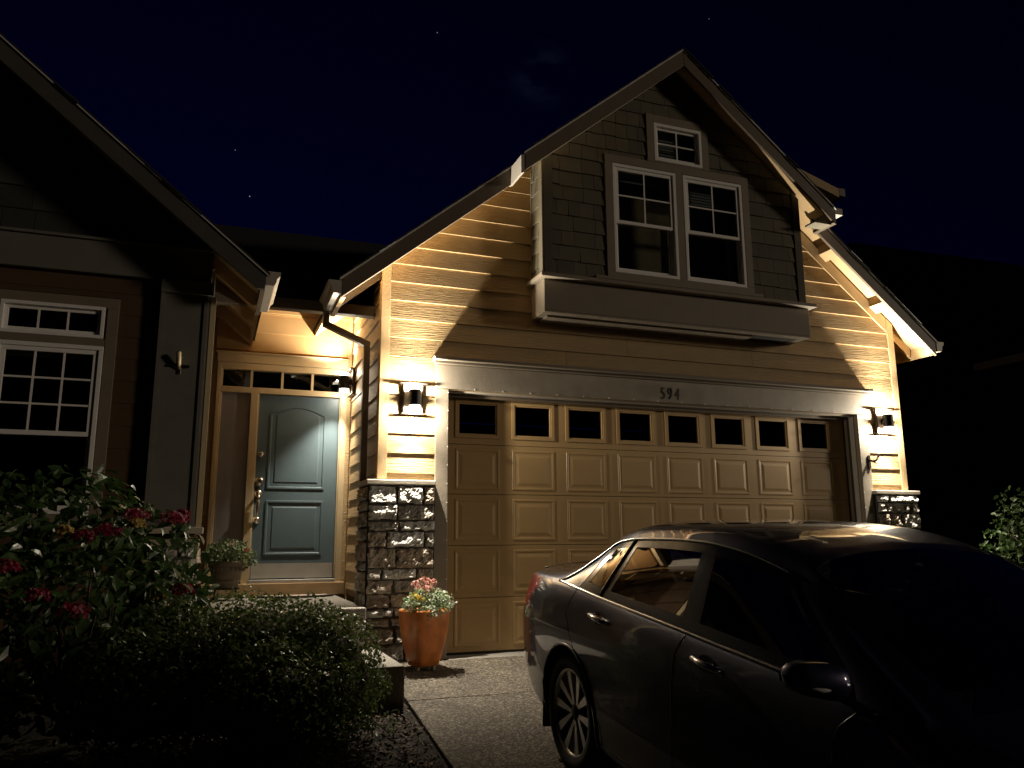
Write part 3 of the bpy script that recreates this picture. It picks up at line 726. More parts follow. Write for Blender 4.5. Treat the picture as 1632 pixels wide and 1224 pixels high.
MB().lathe([(0, -0.03), (0.03, -0.028), (0.04, -0.006), (0.04, 0), (0, 0)], 20, (-1.834, EY+0.028, 1.31), 'y').build('escutcheon', nickelm, door, smooth=True)
MB().tube([(-1.828, EY, 1.60), (-1.829, EY-0.05, 1.575), (-1.83, EY-0.06, 1.52), (-1.831, EY-0.06, 1.42), (-1.833, EY-0.045, 1.35), (-1.834, EY, 1.31)], [0.014, 0.016, 0.019, 0.018, 0.014, 0.013], 10).build('handle', nickelm, door, smooth=True)
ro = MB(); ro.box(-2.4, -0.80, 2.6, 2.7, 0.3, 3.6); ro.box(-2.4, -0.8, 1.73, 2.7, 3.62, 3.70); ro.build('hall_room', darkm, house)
# porch slab, step
pslab = MB().box(-2.40, -0.955, -0.35, 1.525, -0.1, 0.495).build('porch_slab', concm, house, bevel=0.01)
MB().box(-2.40, -0.955, 0.21, 0.22, 0.1, 0.2).v
step = MB().box(-2.3, -0.885, -1.60, -0.352, -0.2, 0.165).build('porch_step', concm, house, bevel=0.012)
# entry eave and main roof behind
MB().box(-2.42, -0.85, 0.20, 0.31, 3.345, 3.455).build('gutter', fasciam, house, bevel=0.006)
def mz(y): return 3.42+0.474*(y-0.32)
so = MB(); so.prism([(-2.42, 0.32, mz(0.32)-0.03), (-0.85, 0.32, mz(0.32)-0.03), (-0.85, 1.70, mz(1.70)-0.03), (-2.42, 1.70, mz(1.70)-0.03)], [(-2.42, 0.32, mz(0.32)), (-0.85, 0.32, mz(0.32)), (-0.85, 1.70, mz(1.70)), (-2.42, 1.70, mz(1.70))]).build('soffit_board', soffitm, house)
mr = MB()
for (y0, y1, z0, z1) in ((0.30, 8.0, mz(0.30), mz(8.0)), (8.0, 15.0, mz(8.0), mz(1.0))):
    mr.prism([(-9, y0, z0+0.004), (1.2, y0, z0+0.004), (1.2, y1, z1+0.004), (-9, y1, z1+0.004)], [(-9, y0, z0+0.07), (1.2, y0, z0+0.07), (1.2, y1, z1+0.07), (-9, y1, z1+0.07)])
mr.build('main_roof', roofm, house)

# ------------------------------------------------------------------ left wing
LY = -0.40; WL = wall_front(LY); LX = -2.43
lw = MB()
LW1, LW2 = (-4.02, -3.25, 2.755, 3.03), (-4.02, -3.235, 1.30, 2.69)
for po in (rect(-8, -4.02, -0.1, 3.7), rect(-3.235, LX, -0.1, 3.7), rect(-4.02, -3.235, 3.03, 3.7), rect(-4.02, -3.235, 2.69, 2.755), rect(-4.02, -3.235, -0.1, 1.30), rect(-3.25, -3.235, 2.755, 3.03)):
    slab(lw, WL, po, -0.10, 0.0)
wing = lw.build('wing_wall', brownm, house)
lap_siding(wing, WL, [rect(-3.145, -2.80, 0.9, 3.30), rect(-8, -4.10, 0.9, 3.30), rect(-4.10, -3.145, 3.12, 3.30), rect(-4.10, -3.145, 0.9, 1.20)], 0.19, 2.98, brownm, butt=0.006)
slw = MB().box(LX-0.09, LX, LY+0.002, 3.0, -0.1, 3.72).build('wing_side_wall', brownm, house)
lap_siding(slw, wall_right(LX), [rect(-0.30, 1.57, 0.5, 3.70)], 0.19, 3.044, brownm, butt=0.010)
# pilaster with base, shaft, capital
pl = MB().box(-2.80, LX+0.012, LY-0.085, LY-0.001, 1.20, 3.19).build('pilaster', bandm, house, bevel=0.004)
for x0, x1 in ((-2.825, -2.79), (-2.475, -2.445)):
    MB().box(x0, x1, LY-0.10, LY-0.086, 1.20, 3.19).build('pilaster_edge', bandm, pl)
MB().box(-2.83, LX+0.03, LY-0.11, LY-0.001, 3.192, 3.312).build('capital', bandm, pl, bevel=0.004)
MB().box(LX, LX+0.05, LY-0.085, LY-0.002, 1.20, 3.19).build('pilaster_return', entrym, pl)
MB().box(-2.84, LX+0.07, LY-0.13, LY+0.12, 1.145, 1.198).build('pilaster_base', capm, pl, bevel=0.006)
MB().box(-2.83, LX+0.045, LY-0.12, LY+0.10, 1.04, 1.10).build('pilaster_base', capm, pl, bevel=0.006)
lp = MB().box(-2.81, LX+0.03, LY-0.10, LY+0.10, -0.2, 1.04).build('stone_pier', mortarm, house)
stone_wall(lp, wall_right(LX+0.03), LY-0.10, LY+0.10, 0.1, 1.04, 21)
stone_wall(lp, wall_front(LY-0.10), -2.81, LX+0.03, 0.1, 1.04, 22)
# frieze band, gable shingles
MB().box(-8, LX+0.002, LY-0.06, LY-0.001, 3.315, 3.60).build('frieze_board', bandm, house, bevel=0.004)
MB().box(-8, LX+0.004, LY-0.085, LY-0.001, 3.602, 3.625).build('drip_cap', bandm, house)
LRX = -2.06; LRZ = 3.20; LAP = -5.7; RY = -0.85
def lrb(x): return LRZ + SP*(LRX-x) if x >= LAP else LRZ + SP*(LRX-LAP) - SP*(LAP-x)
def under_l(poly): return clip(clip(poly, SP, 1, LRZ+SP*LRX+0.10), -SP, 1, LRZ+SP*(LRX-LAP)-SP*LAP+0.10)
gb = MB(); slab(gb, WL, under_l(rect(-8, LX, 3.60, 9)), -0.10, -0.002); gable = gb.build('gable_wall', shl[0], house)
shingles(gable, WL, [under_l(rect(-5.2, LX, 3.626, 9))], 0.20, 3.626, shl, 0.2, 0.34)
# wing roof
wr = MB()
a = [(LAP, RY+0.02, lrb(LAP)+0.115), (LRX+0.07, RY+0.02, lrb(LRX+0.07)+0.115), (LRX+0.07, 8, lrb(LRX+0.07)+0.115), (LAP, 8, lrb(LAP)+0.115)]
wr.prism(a, [(p[0], p[1], p[2]+0.08) for p in a])
a = [(LAP, RY+0.02, lrb(LAP)+0.115), (LAP-3.5, RY+0.02, lrb(LAP-3.5)+0.115), (LAP-3.5, 8, lrb(LAP-3.5)+0.115), (LAP, 8, lrb(LAP)+0.115)]
wr.prism(a, [(p[0], p[1], p[2]+0.08) for p in a])
wroof = wr.build('roof', soffitm, house)
n = 26; span = LRX+0.10-LAP
for k in range(n):
    x1 = LRX+0.10-k*span/n; x0 = max(LAP, x1-span/n-0.03); e = random.uniform(-0.01, 0.01)
    a = [(x0, RY-0.015+e, lrb(x0)+0.198), (x1, RY-0.015+e, lrb(x1)+0.20), (x1, 8, lrb(x1)+0.20), (x0, 8, lrb(x0)+0.198)]
    b = [(x0, RY-0.015+e, lrb(x0)+0.214), (x1, RY-0.015+e, lrb(x1)+0.226), (x1, 8, lrb(x1)+0.226), (x0, 8, lrb(x0)+0.214)]
    MB().prism(a, b).build('shingle_course', roofm, wroof)
mb = MB(); lo = [(LAP, RY, lrb(LAP)), (LRX, RY, lrb(LRX)), (LRX+0.065, RY, lrb(LRX)), (LRX+0.065, RY, lrb(LRX+0.065)+0.185), (LAP, RY, lrb(LAP)+0.185)]
mb.prism([(p[0], RY+0.035, p[2]) for p in lo], lo).build('rake_board', wrakem, house, bevel=0.003)
mb = MB(); lo = [(LAP-3.5, RY, lrb(LAP-3.5)), (LAP-.002, RY, lrb(LAP-.002)), (LAP-.002, RY, lrb(LAP-.002)+0.185), (LAP-3.5, RY, lrb(LAP-3.5)+0.185)]
mb.prism([(p[0], RY+0.035, p[2]) for p in lo], lo).build('rake_board', bandm, house)
a_, b_ = LAP, LRX+0.09
mb = MB(); lo = [(a_, RY-0.013, lrb(a_)+0.186), (b_, RY-0.013, lrb(b_)+0.186), (b_, RY-0.013, lrb(b_)+0.198), (a_, RY-0.013, lrb(a_)+0.198)]
mb.prism([(p[0], p[1]+0.03, p[2]) for p in lo], lo).build('drip_edge', dripm, house)
gutter(LRX+0.07, 1, RY, 0.02, 3.36, 'gutter', house)
MB().box(LRX+0.03, LRX+0.068, RY+0.04, 0.02, 3.20, 3.34).build('fascia', fasciam, house)
for y in (-0.36, 0.25, 0.9):
    lo = [(LX+0.004, y, lrb(LX)-0.03), (LRX+0.028, y, lrb(LRX+0.028)-0.03), (LRX+0.028, y, lrb(LRX+0.028)+0.112), (LX+0.004, y, lrb(LX)+0.112)]
    MB().prism([(p[0], y+0.045, p[2]) for p in lo], lo).build('rafter_tail', soffitm, house)
MB().box(LX+0.001, LX+0.028, LY-0.05, LY+0.05, 3.20, 3.56).build('corbel', entrym, house)
MB().box(LX+0.001, LX+0.026, LY-0.07, 1.5, 3.45, 3.53).build('frieze_board', soffitm, house)
# wing windows
cs = MB(); frame_ring(cs, WL, -4.11, -3.145, 1.21, 3.11, 0.088, 0.0, 0.028); cs.build('window_casing', trimm, house, bevel=0.003)
slab(MB(), WL, rect(-4.02, -3.236, 2.692, 2.753), 0.0, 0.026).build('window_casing', trimm, house)
window(WL, *LW1, 'fixed', house, 0, 3, 1, 0.03); window(WL, -4.02, -3.237, 1.30, 2.69, 'hung', house, 0.06, 3, 3, 0.036)
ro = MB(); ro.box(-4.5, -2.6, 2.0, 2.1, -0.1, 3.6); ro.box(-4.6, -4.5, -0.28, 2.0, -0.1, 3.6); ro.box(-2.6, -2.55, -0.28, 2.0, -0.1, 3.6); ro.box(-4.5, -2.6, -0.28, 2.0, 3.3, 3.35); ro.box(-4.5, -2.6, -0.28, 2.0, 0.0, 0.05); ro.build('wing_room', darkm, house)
# dim upper dormer eave that shows over the right slope
dm = MB(); dm.box(3.4, 5.35, 1.7, 4.5, 3.5, 6.05); dm.build('dormer_wall', fasciam, house)
dm = MB(); dm.prism([(4.3, 1.15, 6.72), (6.28, 1.15, 6.13), (6.28, 4.6, 6.13), (4.3, 4.6, 6.72)], [(4.3, 1.15, 6.86), (6.28, 1.15, 6.27), (6.28, 4.6, 6.27), (4.3, 4.6, 6.86)]); dm.build('dormer_roof', cornerm, house)
MB().box(6.29, 6.40, 1.15, 4.6, 6.16, 6.28).build('gutter', fasciam, house)

# ------------------------------------------------------------------ wall lamps
LAMPCOL = (1.0, 0.90, 0.72)
def wall_lamp(loc, rz, label, power, spill=0.08, wide=(2.2, 1.0), upk=1.0, lean=17, dnk=0.42):
    """local: wall at y=0, lamp sticks out to -y; centre of the cylinder at z=0"""
    t = empty('wall_lamp', loc, Matrix.Rotation(rz, 3, 'Z'), label, 'wall lamp', 'up-and-down wall lamps on the house')
    B = lambda mb, nm, m, **k: mb.build(nm, m, t, local=True, **k)
    yc = -0.108
    B(MB().box(-0.084, 0.084, -0.014, -0.002, -0.139, 0.139), 'back_plate', platem)
    for sx in (-1, 1):
        B(MB().box(sx*0.0985 if sx < 0 else 0.0845, sx*0.0845 if sx < 0 else 0.0985, -0.034, -0.002, -0.139, 0.139), 'side_bar', bronzem, bevel=0.003)
    B(MB().box(-0.138, 0.138, -0.066, -0.002, 0.140, 0.156), 'cap', bronzem, bevel=0.003)
    B(MB().box(-0.118, 0.118, -0.056, -0.002, -0.152, -0.140), 'base', bronzem, bevel=0.003)
    B(MB().lathe([(0.0, -0.074), (0.058, -0.074), (0.060, -0.070), (0.060, 0.070), (0.058, 0.074), (0.0, 0.074)], 32, (0, yc, 0)), 'cylinder', blackm, smooth=False)
    B(MB().box(-0.016, 0.016, yc+0.055, -0.012, -0.028, 0.028), 'bracket', bronzem)
    B(MB().lathe([(0.0, 0.0), (0.012, 0.0), (0.014, 0.006), (0.010, 0.014), (0.0, 0.016)], 12, (0, yc+0.075, 0.028)), 'knob', bronzem)
    for s in (1, -1):
        B(MB().lathe([(0.0, s*0.0745), (0.054, s*0.0745), (0.055, s*0.104), (0.050, s*0.110), (0.0, s*0.112)], 24, (0, yc, 0)), 'lens', lensm)
        ld = bpy.data.lights.new('lamp_light', 'POINT'); ld.energy = power*spill; ld.color = LAMPCOL; ld.shadow_soft_size = 0.012
        lo = bpy.data.objects.new('lamp_light', ld); col.objects.link(lo); lo.parent = t; lo.location = (0, yc, s*0.128)
        # the reflector beam: wide sideways, leaning a little off the wall
        ld = bpy.data.lights.new('lamp_beam', 'SPOT'); ld.energy = power*upk if s > 0 else power*dnk; ld.color = LAMPCOL; ld.shadow_soft_size = 0.014
        ld.spot_size = R(70 if s > 0 else 72); ld.spot_blend = 1.0
        lo = bpy.data.objects.new('lamp_beam', ld); col.objects.link(lo); lo.parent = t; lo.location = (0, yc, s*0.128)
        tilt = R(lean if s > 0 else 12)
        lo.rotation_euler = (math.pi+tilt if s > 0 else -tilt, 0, 0); lo.scale = (wide[0], wide[1], 1) if s > 0 else (1.4, 1, 1)
    return t
PW = 920.0
wall_lamp((-0.535, FY-0.02, 2.43), 0.0, 'lit bronze box lamp between the front door corner and garage door, above the orange planter', PW)
wall_lamp((5.33, FY-0.02, 2.48), 0.0, 'lit bronze box lamp at the far end of the garage, beside the small hook', PW)
wall_lamp((-0.858, 1.36, 2.86), -math.pi/2, 'lit wall lamp seen edge-on beside the transom of the blue front door', PW*0.25, 0.035, (1.8, 2.2), 1.0, 20, 0.95)

# house numerals
num = empty('house_number', (2.36, FY-0.034, 2.585), label='dark metal numerals 594 on the board over the garage door', cat='house number')
for k, ch in enumerate('594'):
    fc = bpy.data.curves.new('numeral_outline', 'FONT'); fc.body = ch; fc.size = 0.19; fc.extrude = 0.003; fc.offset = -0.001; fc.shear = 0.12 if ch == '4' else 0.04
    tmp = bpy.data.objects.new('numeral_outline', fc); col.objects.link(tmp); bpy.context.view_layer.update()
    nme = bpy.data.meshes.new_from_object(tmp.evaluated_get(bpy.context.evaluated_depsgraph_get())); bpy.data.objects.remove(tmp)
    nme.materials.clear(); nme.materials.append(blackm)
    fo = bpy.data.objects.new('numeral', nme); col.objects.link(fo); fo.parent = num
    fo.matrix_parent_inverse = WORLD[num.name].inverted()
    fo.location = (2.235+0.088*k, FY-0.038, 2.592); fo.rotation_euler = (math.pi/2, 0, 0); fo.scale = (0.66, 1, 1)
# hook by the right lamp
hk = empty('wall_hook', (5.085, FY-0.03, 2.02), label='small dark metal hook on the garage casing under the far lamp', cat='hook')
MB().box(5.06, 5.09, FY-0.042, FY-0.031, 1.90, 2.06).build('plate', blackm, hk)
MB().tube([(5.075, FY-0.04, 2.0), (5.085, FY-0.09, 1.985), (5.10, FY-0.13, 2.0), (5.11, FY-0.15, 2.05), (5.115, FY-0.14, 2.085)], [0.011, 0.013, 0.012, 0.01, 0.004], 8).build('arm', blackm, hk, smooth=True)
MB().tube([(5.085, FY-0.09, 1.985), (5.11, FY-0.11, 1.965), (5.14, FY-0.12, 1.99)], [0.011, 0.009, 0.004], 8).build('prong', blackm, hk, smooth=True)
# bracket on the pilaster
fb = empty('flag_bracket', (-2.64, LY-0.09, 2.56), label='small pale metal flag bracket on the grey pilaster left of the door', cat='bracket')
MB().box(-2.655, -2.625, LY-0.094, LY-0.086, 2.48, 2.64).build('plate', nickelm, fb, bevel=0.003)
MB().tube([(-2.64, LY-0.09, 2.53), (-2.645, LY-0.12, 2.57), (-2.65, LY-0.16, 2.66)], [0.016, 0.018, 0.02], 10).build('socket', entrym, fb, smooth=True)
MB().tube([(-2.72, LY-0.10, 2.555), (-2.56, LY-0.10, 2.55)], 0.012, 8).build('cross_bar', blackm, fb)
# door mat
dmt = empty('door_mat', (-1.42, 1.22, 0.497), label='half-round pale doormat with dark rim in front of the blue door', cat='doormat')
def halfround(r, z0, z1, c=(-1.42, 1.44)):
    pts = [(c[0]+r*math.cos(a), c[1]-0.62*r*math.sin(a)) for a in np.linspace(0, math.pi, 25)]
    return MB().prism([(p[0], p[1], z0) for p in pts], [(p[0], p[1], z1) for p in pts])
halfround(0.43, 0.498, 0.512).build('rim', matm, dmt); 
halfround(0.36, 0.513, 0.518, (-1.42, 1.415)).build('pile', matin, dmt)

# ------------------------------------------------------------------ leaves
def leaf_quad(L, Wd, fold=0.25, curl=0.15):
    """six-vertex leaf along +x"""
    v = [(0, 0, 0), (L*0.35, Wd/2, fold*Wd/2), (L*0.72, Wd*0.36, fold*Wd*0.36-curl*L*0.1), (L, 0, -curl*L*0.3), (L*0.72, -Wd*0.36, fold*Wd*0.36-curl*L*0.1), (L*0.35, -Wd/2, fold*Wd/2), (L*0.4, 0, 0), (L*0.74, 0, -curl*L*0.12)]
    f = [(0, 6, 1), (1, 6, 7, 2), (2, 7, 3), (0, 5, 6), (5, 4, 7, 6), (4, 3, 7)]
    return np.array(v), f
def scatter(name, m, parent, pts, nrms, L, Wd, jitter=0.6, kind='stuff', fold=0.3, curl=0.3):
    V = []; F = []; base, fs = leaf_quad(1.0, Wd/L, fold, curl); n = 0
    for p, nr in zip(pts, nrms):
        nr = np.array(nr)+rng.normal(0, jitter, 3); nr /= np.linalg.norm(nr)+1e-9
        d = rng.normal(0, 1, 3); d -= d.dot(nr)*nr; d /= np.linalg.norm(d)+1e-9
        d = d*0.9+nr*rng.uniform(-0.1, 0.5); d /= np.linalg.norm(d)
        s = np.cross(nr, d); s /= np.linalg.norm(s)+1e-9; u = np.cross(d, s)
        sc = L*rng.uniform(0.65, 1.25)
        w_ = base*sc
        V.append(np.array(p)+w_[:, :1]*d+w_[:, 1:2]*s+w_[:, 2:3]*u)
        F += [tuple(i+n for i in f) for f in fs]; n += len(base)
    V = np.concatenate(V)
    me = bpy.data.meshes.new(name); me.from_pydata(V.tolist(), [], F); me.update(); me.materials.append(m)
    o = bpy.data.objects.new(name, me); col.objects.link(o); o.parent = parent; o.matrix_parent_inverse = WORLD[parent.name].inverted()
    WORLD[o.name] = Matrix.Identity(4)
    if kind: o['kind'] = kind
    return o
def blob_pts(n, ells, shell=0.65):
    """points in union of ellipsoids, biased to the outside; returns pts, normals"""
    P = []; N = []
    tot = sum(e[3]*e[4]+e[4]*e[5]+e[3]*e[5] for e in ells)
    for (cx, cy, cz, rx, ry, rz) in ells:
        k = int(n*(rx*ry+ry*rz+rx*rz)/tot)
        d = rng.normal(0, 1, (k, 3)); d /= np.linalg.norm(d, axis=1)[:, None]
        r = 1-(1-shell)*rng.random(k)**1.6
        lump = 1+0.10*np.sin(5*d[:, 0]+cx*7)*np.cos(6*d[:, 1]+cy*5)+0.07*np.sin(9*d[:, 2]+3*d[:, 0])
        q = d*(r*lump)[:, None]*np.array([rx, ry, rz])+np.array([cx, cy, cz])
        P.append(q); N.append(d/np.array([rx, ry, rz]))
    P = np.concatenate(P); N = np.concatenate(N); N /= np.linalg.norm(N, axis=1)[:, None]
    # drop points deep inside another ellipsoid
    keep = np.ones(len(P), bool)
    for (cx, cy, cz, rx, ry, rz) in ells:
        q = (P-np.array([cx, cy, cz]))/np.array([rx, ry, rz]); keep &= (q**2).sum(1) > 0.35
    return P[keep], N[keep]
def stems(parent, base, ells, r=0.012, n=7, name='stem'):
    for k in range(n):
        e = ells[k % len(ells)]; tip = Vector((e[0]+random.uniform(-.5, .5)*e[3], e[1]+random.uniform(-.5, .5)*e[4], e[2]+random.uniform(0, .6)*e[5]))
        b = Vector(base)+Vector((random.uniform(-.08, .08), random.uniform(-.08, .08), 0)); mid = (b+tip)/2+Vector((random.uniform(-.08, .08), random.uniform(-.08, .08), 0.05))
        MB().tube([b, mid, tip], [r, r*0.75, r*0.35], 6).build(name, barkm, parent, smooth=True)

# boxwood hedge in front of the step
by = -2.25; bz = gz(by)
box_e = [(-1.56, by, 0.22, 0.40, 0.48, 0.40), (-1.72, by+0.1, 0.30, 0.42, 0.5, 0.40), (-2.05, by-0.0, 0.33, 0.45, 0.55, 0.42), (-2.42, by-0.05, 0.29, 0.42, 0.55, 0.40), (-2.68, by-0.2, 0.22, 0.35, 0.5, 0.36), (-1.9, by-0.5, 0.12, 0.5, 0.4, 0.38)]
bx = empty('boxwood_shrub', (-2.0, by, bz), label='clipped round boxwood shrub in front of the porch step', cat='shrub')
P_, N_ = blob_pts(34000, box_e, 0.66)
scatter('foliage', bleaf, bx, P_, N_, 0.034, 0.017, 0.5)
core = MB()
for (cx, cy, cz, rx, ry, rz) in box_e: core.lathe([(0.001, -rz*0.8), (min(rx, ry)*0.55, -rz*0.45), (min(rx, ry)*0.72, 0), (min(rx, ry)*0.5, rz*0.5), (0.001, rz*0.72)], 12, (cx, cy, cz))
core.build('inner_branches', barkm, bx)
stems(bx, (-1.95, by, bz), box_e, 0.014, 8)

# hydrangea
hy = empty('hydrangea_bush', (-3.0, -1.9, gz(-1.9)), label='large dark-leaved hydrangea with crimson flower heads under the wing window', cat='shrub')
hyd_e = [(-2.78, -1.75, 0.80, 0.48, 0.5, 0.52), (-3.15, -1.7, 1.0, 0.5, 0.5, 0.55), (-3.55, -1.75, 0.95, 0.5, 0.5, 0.55), (-2.6, -2.0, 0.48, 0.34, 0.4, 0.5), (-3.0, -2.2, 0.55, 0.55, 0.45, 0.6), (-3.5, -2.2, 0.5, 0.5, 0.45, 0.6)]
P_, N_ = blob_pts(3600, hyd_e, 0.6)
camp = np.array([-2.32, -7.76, 1.07])
lit = np.array([-0.5, -0.3, 2.4])
score = -(np.linalg.norm(P_-camp, axis=1)) + 0.25*((P_-np.array([-3.1, -1.9, 0.8])) @ ((lit-np.array([-3.1, -1.9, 0.8]))/3))
order = np.argsort(-score)
lv, lf = leaf_quad(0.098, 0.052, 0.3, 0.5)
lmb = MB().add(lv.tolist(), lf); leafmesh = [lmb.mesh('leaf', hleaf)]
lv2, lf2 = leaf_quad(0.118, 0.058, 0.45, 0.9); leafmesh.append(MB().add(lv2.tolist(), lf2).mesh('leaf', hleaf))
sel = order[:900:3]; rest = np.setdiff1d(np.arange(len(P_)), sel)
for i in sel:
    nr = Vector(N_[i])+Vector(rng.normal(0, .45, 3)); nr.normalize()
    d = Vector(rng.normal(0, 1, 3)); d = (d-d.dot(nr)*nr).normalized(); d = (d*0.9+nr*random.uniform(-.1, .5)).normalized()
    s = nr.cross(d).normalized(); u = d.cross(s)
    Mx = Matrix((d, s, u)).transposed().to_4x4(); Mx.translation = Vector(P_[i]); Mx = Mx @ Matrix.Scale(random.uniform(.7, 1.2), 4)
    o = bpy.data.objects.new('leaf', random.choice(leafmesh)); col.objects.link(o); o.parent = hy; o.matrix_parent_inverse = WORLD[hy.name].inverted(); o.matrix_basis = Mx
scatter('foliage', hleaf, hy, P_[rest], N_[rest], 0.098, 0.05, 0.5)
stems(hy, (-3.0, -1.9, gz(-1.9)), hyd_e, 0.013, 12)
def flower_head(parent, c, r, m, name='flower_head', n=70, pl=0.024):
    d = rng.normal(0, 1, (n, 3)); d /= np.linalg.norm(d, axis=1)[:, None]; d[:, 2] = np.abs(d[:, 2])*0.9-0.25
    P = d*r*np.array([1, 1, 0.75])+np.array(c)
    o = scatter(name, m, parent, P, d, pl, pl*0.85, 0.3, kind=None, fold=0.1, curl=0.1); return o
for (x, y, z, r, m) in ((-2.878, -2.45, 1.135, 0.078, redp), (-2.736, -2.30, 1.235, 0.075, redp), (-2.727, -2.42, 1.183, 0.04, yelp), (-2.538, -2.15, 1.217, 0.085, redp),
                        (-2.452, -2.20, 0.783, 0.07, redp), (-2.58, -2.32, 0.749, 0.045, yelp), (-2.985, -2.70, 0.707, 0.08, redp), (-3.075, -2.58, 1.144, 0.035, yelp),
                        (-2.988, -2.56, 1.109, 0.055, redp), (-3.15, -2.75, 0.797, 0.06, redp), (-3.325, -2.70, 0.945, 0.07, redp), (-2.49, -2.0, 1.262, 0.035, redp)):
    flower_head(hy, (x, y, z), r, m, 'flower_head', 110)

# right hedge
hg = empty('garden_hedge', (6.9, -1.6, 0), label='leafy green hedge beyond the car, past the stone pier of the garage', cat='hedge')
hg_e = [(6.16, -1.35, 0.66, 0.52, 0.5, 0.95), (6.62, -1.45, 0.74, 0.62, 0.55, 1.0), (7.2, -1.6, 0.85, 0.7, 0.6, 1.0), (6.5, -2.0, 0.6, 0.55, 0.5, 0.9)]
P_, N_ = blob_pts(8500, hg_e, 0.55)
scatter('foliage', gleaf, hg, P_, N_, 0.07, 0.042, 0.6)
stems(hg, (6.9, -1.9, -0.1), hg_e, 0.016, 9)

# orange planter
px_, py_ = -0.485, -0.58
pz_ = gz(py_)
pot = empty('planter', (px_, py_, pz_), label='tall orange glazed planter with pink flowers beside the garage door casing', cat='planter')
def sq_loft(levels, exp=0.86, n=40):
    mb = MB()
    for (h, r) in levels:
        for k in range(n):
            a = 2*math.pi*k/n+math.pi/4; c, s = math.cos(a), math.sin(a)
            q = (abs(c)**6+abs(s)**6)**(-1/6.0)
            x, y = r*q*c, r*q*s
            ca, sa = math.cos(0.30), math.sin(0.30)
            mb.v.append((px_+ca*x-sa*y, py_+sa*x+ca*y, pz_+h))
    for i in range(len(levels)-1):
        for k in range(n): mb.f.append((i*n+k, i*n+(k+1) % n, (i+1)*n+(k+1) % n, (i+1)*n+k))
    mb.f.append(tuple(range(n))[::-1]); return mb
sq_loft([(0.035, 0.105), (0.10, 0.125), (0.2, 0.150), (0.32, 0.170), (0.42, 0.180), (0.485, 0.181), (0.505, 0.178), (0.508, 0.160), (0.46, 0.158)]).build('pot', potm, pot, smooth=True, fixn=True)
for (dx, dy) in ((-.07, -.07), (.07, -.07), (-.07, .07), (.07, .07)):
    MB().lathe([(0.0, 0), (0.022, 0), (0.022, 0.036), (0, 0.036)], 10, (px_+dx, py_+dy, pz_)).build('foot', urnm, pot)
sl0 = sq_loft([(0.46, 0.157), (0.465, 0.15)]); sl0.f.append(tuple(range(40, 80))); sl0.build('soil', soilm, pot)
pe = [(px_-0.10, py_-0.08, pz_+0.55, 0.11, 0.11, 0.08), (px_+0.12, py_-0.06, pz_+0.56, 0.13, 0.13, 0.10), (px_+0.02, py_+0.04, pz_+0.59, 0.15, 0.12, 0.09), (px_+0.02, py_-0.16, pz_+0.49, 0.09, 0.06, 0.06)]
P_, N_ = blob_pts(1500, pe, 0.5)
h = len(P_)//2; idx = rng.permutation(len(P_))
scatter('foliage', pleaf, pot, P_[idx[:h]], N_[idx[:h]], 0.032, 0.024, 0.7)
scatter('foliage', wleaf, pot, P_[idx[h:]], N_[idx[h:]], 0.026, 0.020, 0.7)
stems(pot, (px_, py_, pz_+0.44), [(px_, py_, pz_+0.62, 0.1, 0.06, 0.1)], 0.005, 7)
for k, (dx, dy, dz, r, m) in enumerate(((-.05, -.05, .66, .045, pinkp), (.03, -.06, .645, .05, pinkp), (-.0, 0, .715, .045, pinkp), (-.09, 0, .69, .035, pinkp), (.09, 0, .70, .03, pinkp), (.05, .02, .69, .04, pinkp), (.10, -.03, .63, .035, wleaf), (-.12, -.10, .585, .04, yelf), (-.08, -.12, .57, .03, yelf), (-.17, -.08, .50, .025, pinkp))):
    flower_head(pot, (px_+dx*0.9, py_+dy, pz_+dz+0.035), r, m, 'flower', 34, 0.026)

# urn by the front door
ux, uy, uz = -2.12, 1.20, 0.497
urn = empty('potted_plant', (ux, uy, uz), label='taupe clay pot of leafy flowers on a wire stand beside the blue door', cat='potted plant')
MB().lathe([(0, 0.12), (0.115, 0.12), (0.125, 0.15), (0.15, 0.27), (0.165, 0.33), (0.178, 0.335), (0.185, 0.37), (0.182, 0.39), (0.16, 0.39), (0.155, 0.34), (0, 0.34)], 32, (ux, uy, uz)).build('pot', urnm, urn, smooth=False)
for k in range(24):
    a = 2*math.pi*k/24; c_, s_ = math.cos(a), math.sin(a)
    MB().box(ux+0.176*c_-0.008, ux+0.176*c_+0.008, uy+0.176*s_-0.008, uy+0.176*s_+0.008, uz+0.285, uz+0.33).build('rim_tooth', urnm, urn, bevel=0.004)
MB().lathe([(0.138, 0.18), (0.142, 0.185), (0.143, 0.195), (0.139, 0.20)], 32, (ux, uy, uz)).build('band', urnm, urn)
MB().lathe([(0.128, 0.105), (0.140, 0.105), (0.140, 0.118), (0.128, 0.118), (0.128, 0.105)], 28, (ux, uy, uz)).build('stand_ring', blackm, urn)
for k in range(4):
    a = math.pi/4+k*math.pi/2; c_, s_ = math.cos(a), math.sin(a)
    MB().tube([(ux+0.134*c_, uy+0.134*s_, uz+0.11), (ux+0.15*c_, uy+0.15*s_, uz+0.06), (ux+0.142*c_, uy+0.142*s_, uz+0.03), (ux+0.175*c_, uy+0.175*s_, uz+0.004)], 0.007, 6).build('leg', blackm, urn)
ue = [(ux, uy, uz+0.47, 0.21, 0.2, 0.13), (ux-0.10, uy-0.05, uz+0.43, 0.16, 0.15, 0.10), (ux+0.14, uy-0.04, uz+0.42, 0.15, 0.14, 0.10)]
P_, N_ = blob_pts(1500, ue, 0.45); scatter('foliage', uleaf, urn, P_, N_, 0.036, 0.026, 0.7)
flower_head(urn, (ux+0.19, uy-0.1, uz+0.50), 0.022, redf, 'flower', 20, 0.02)
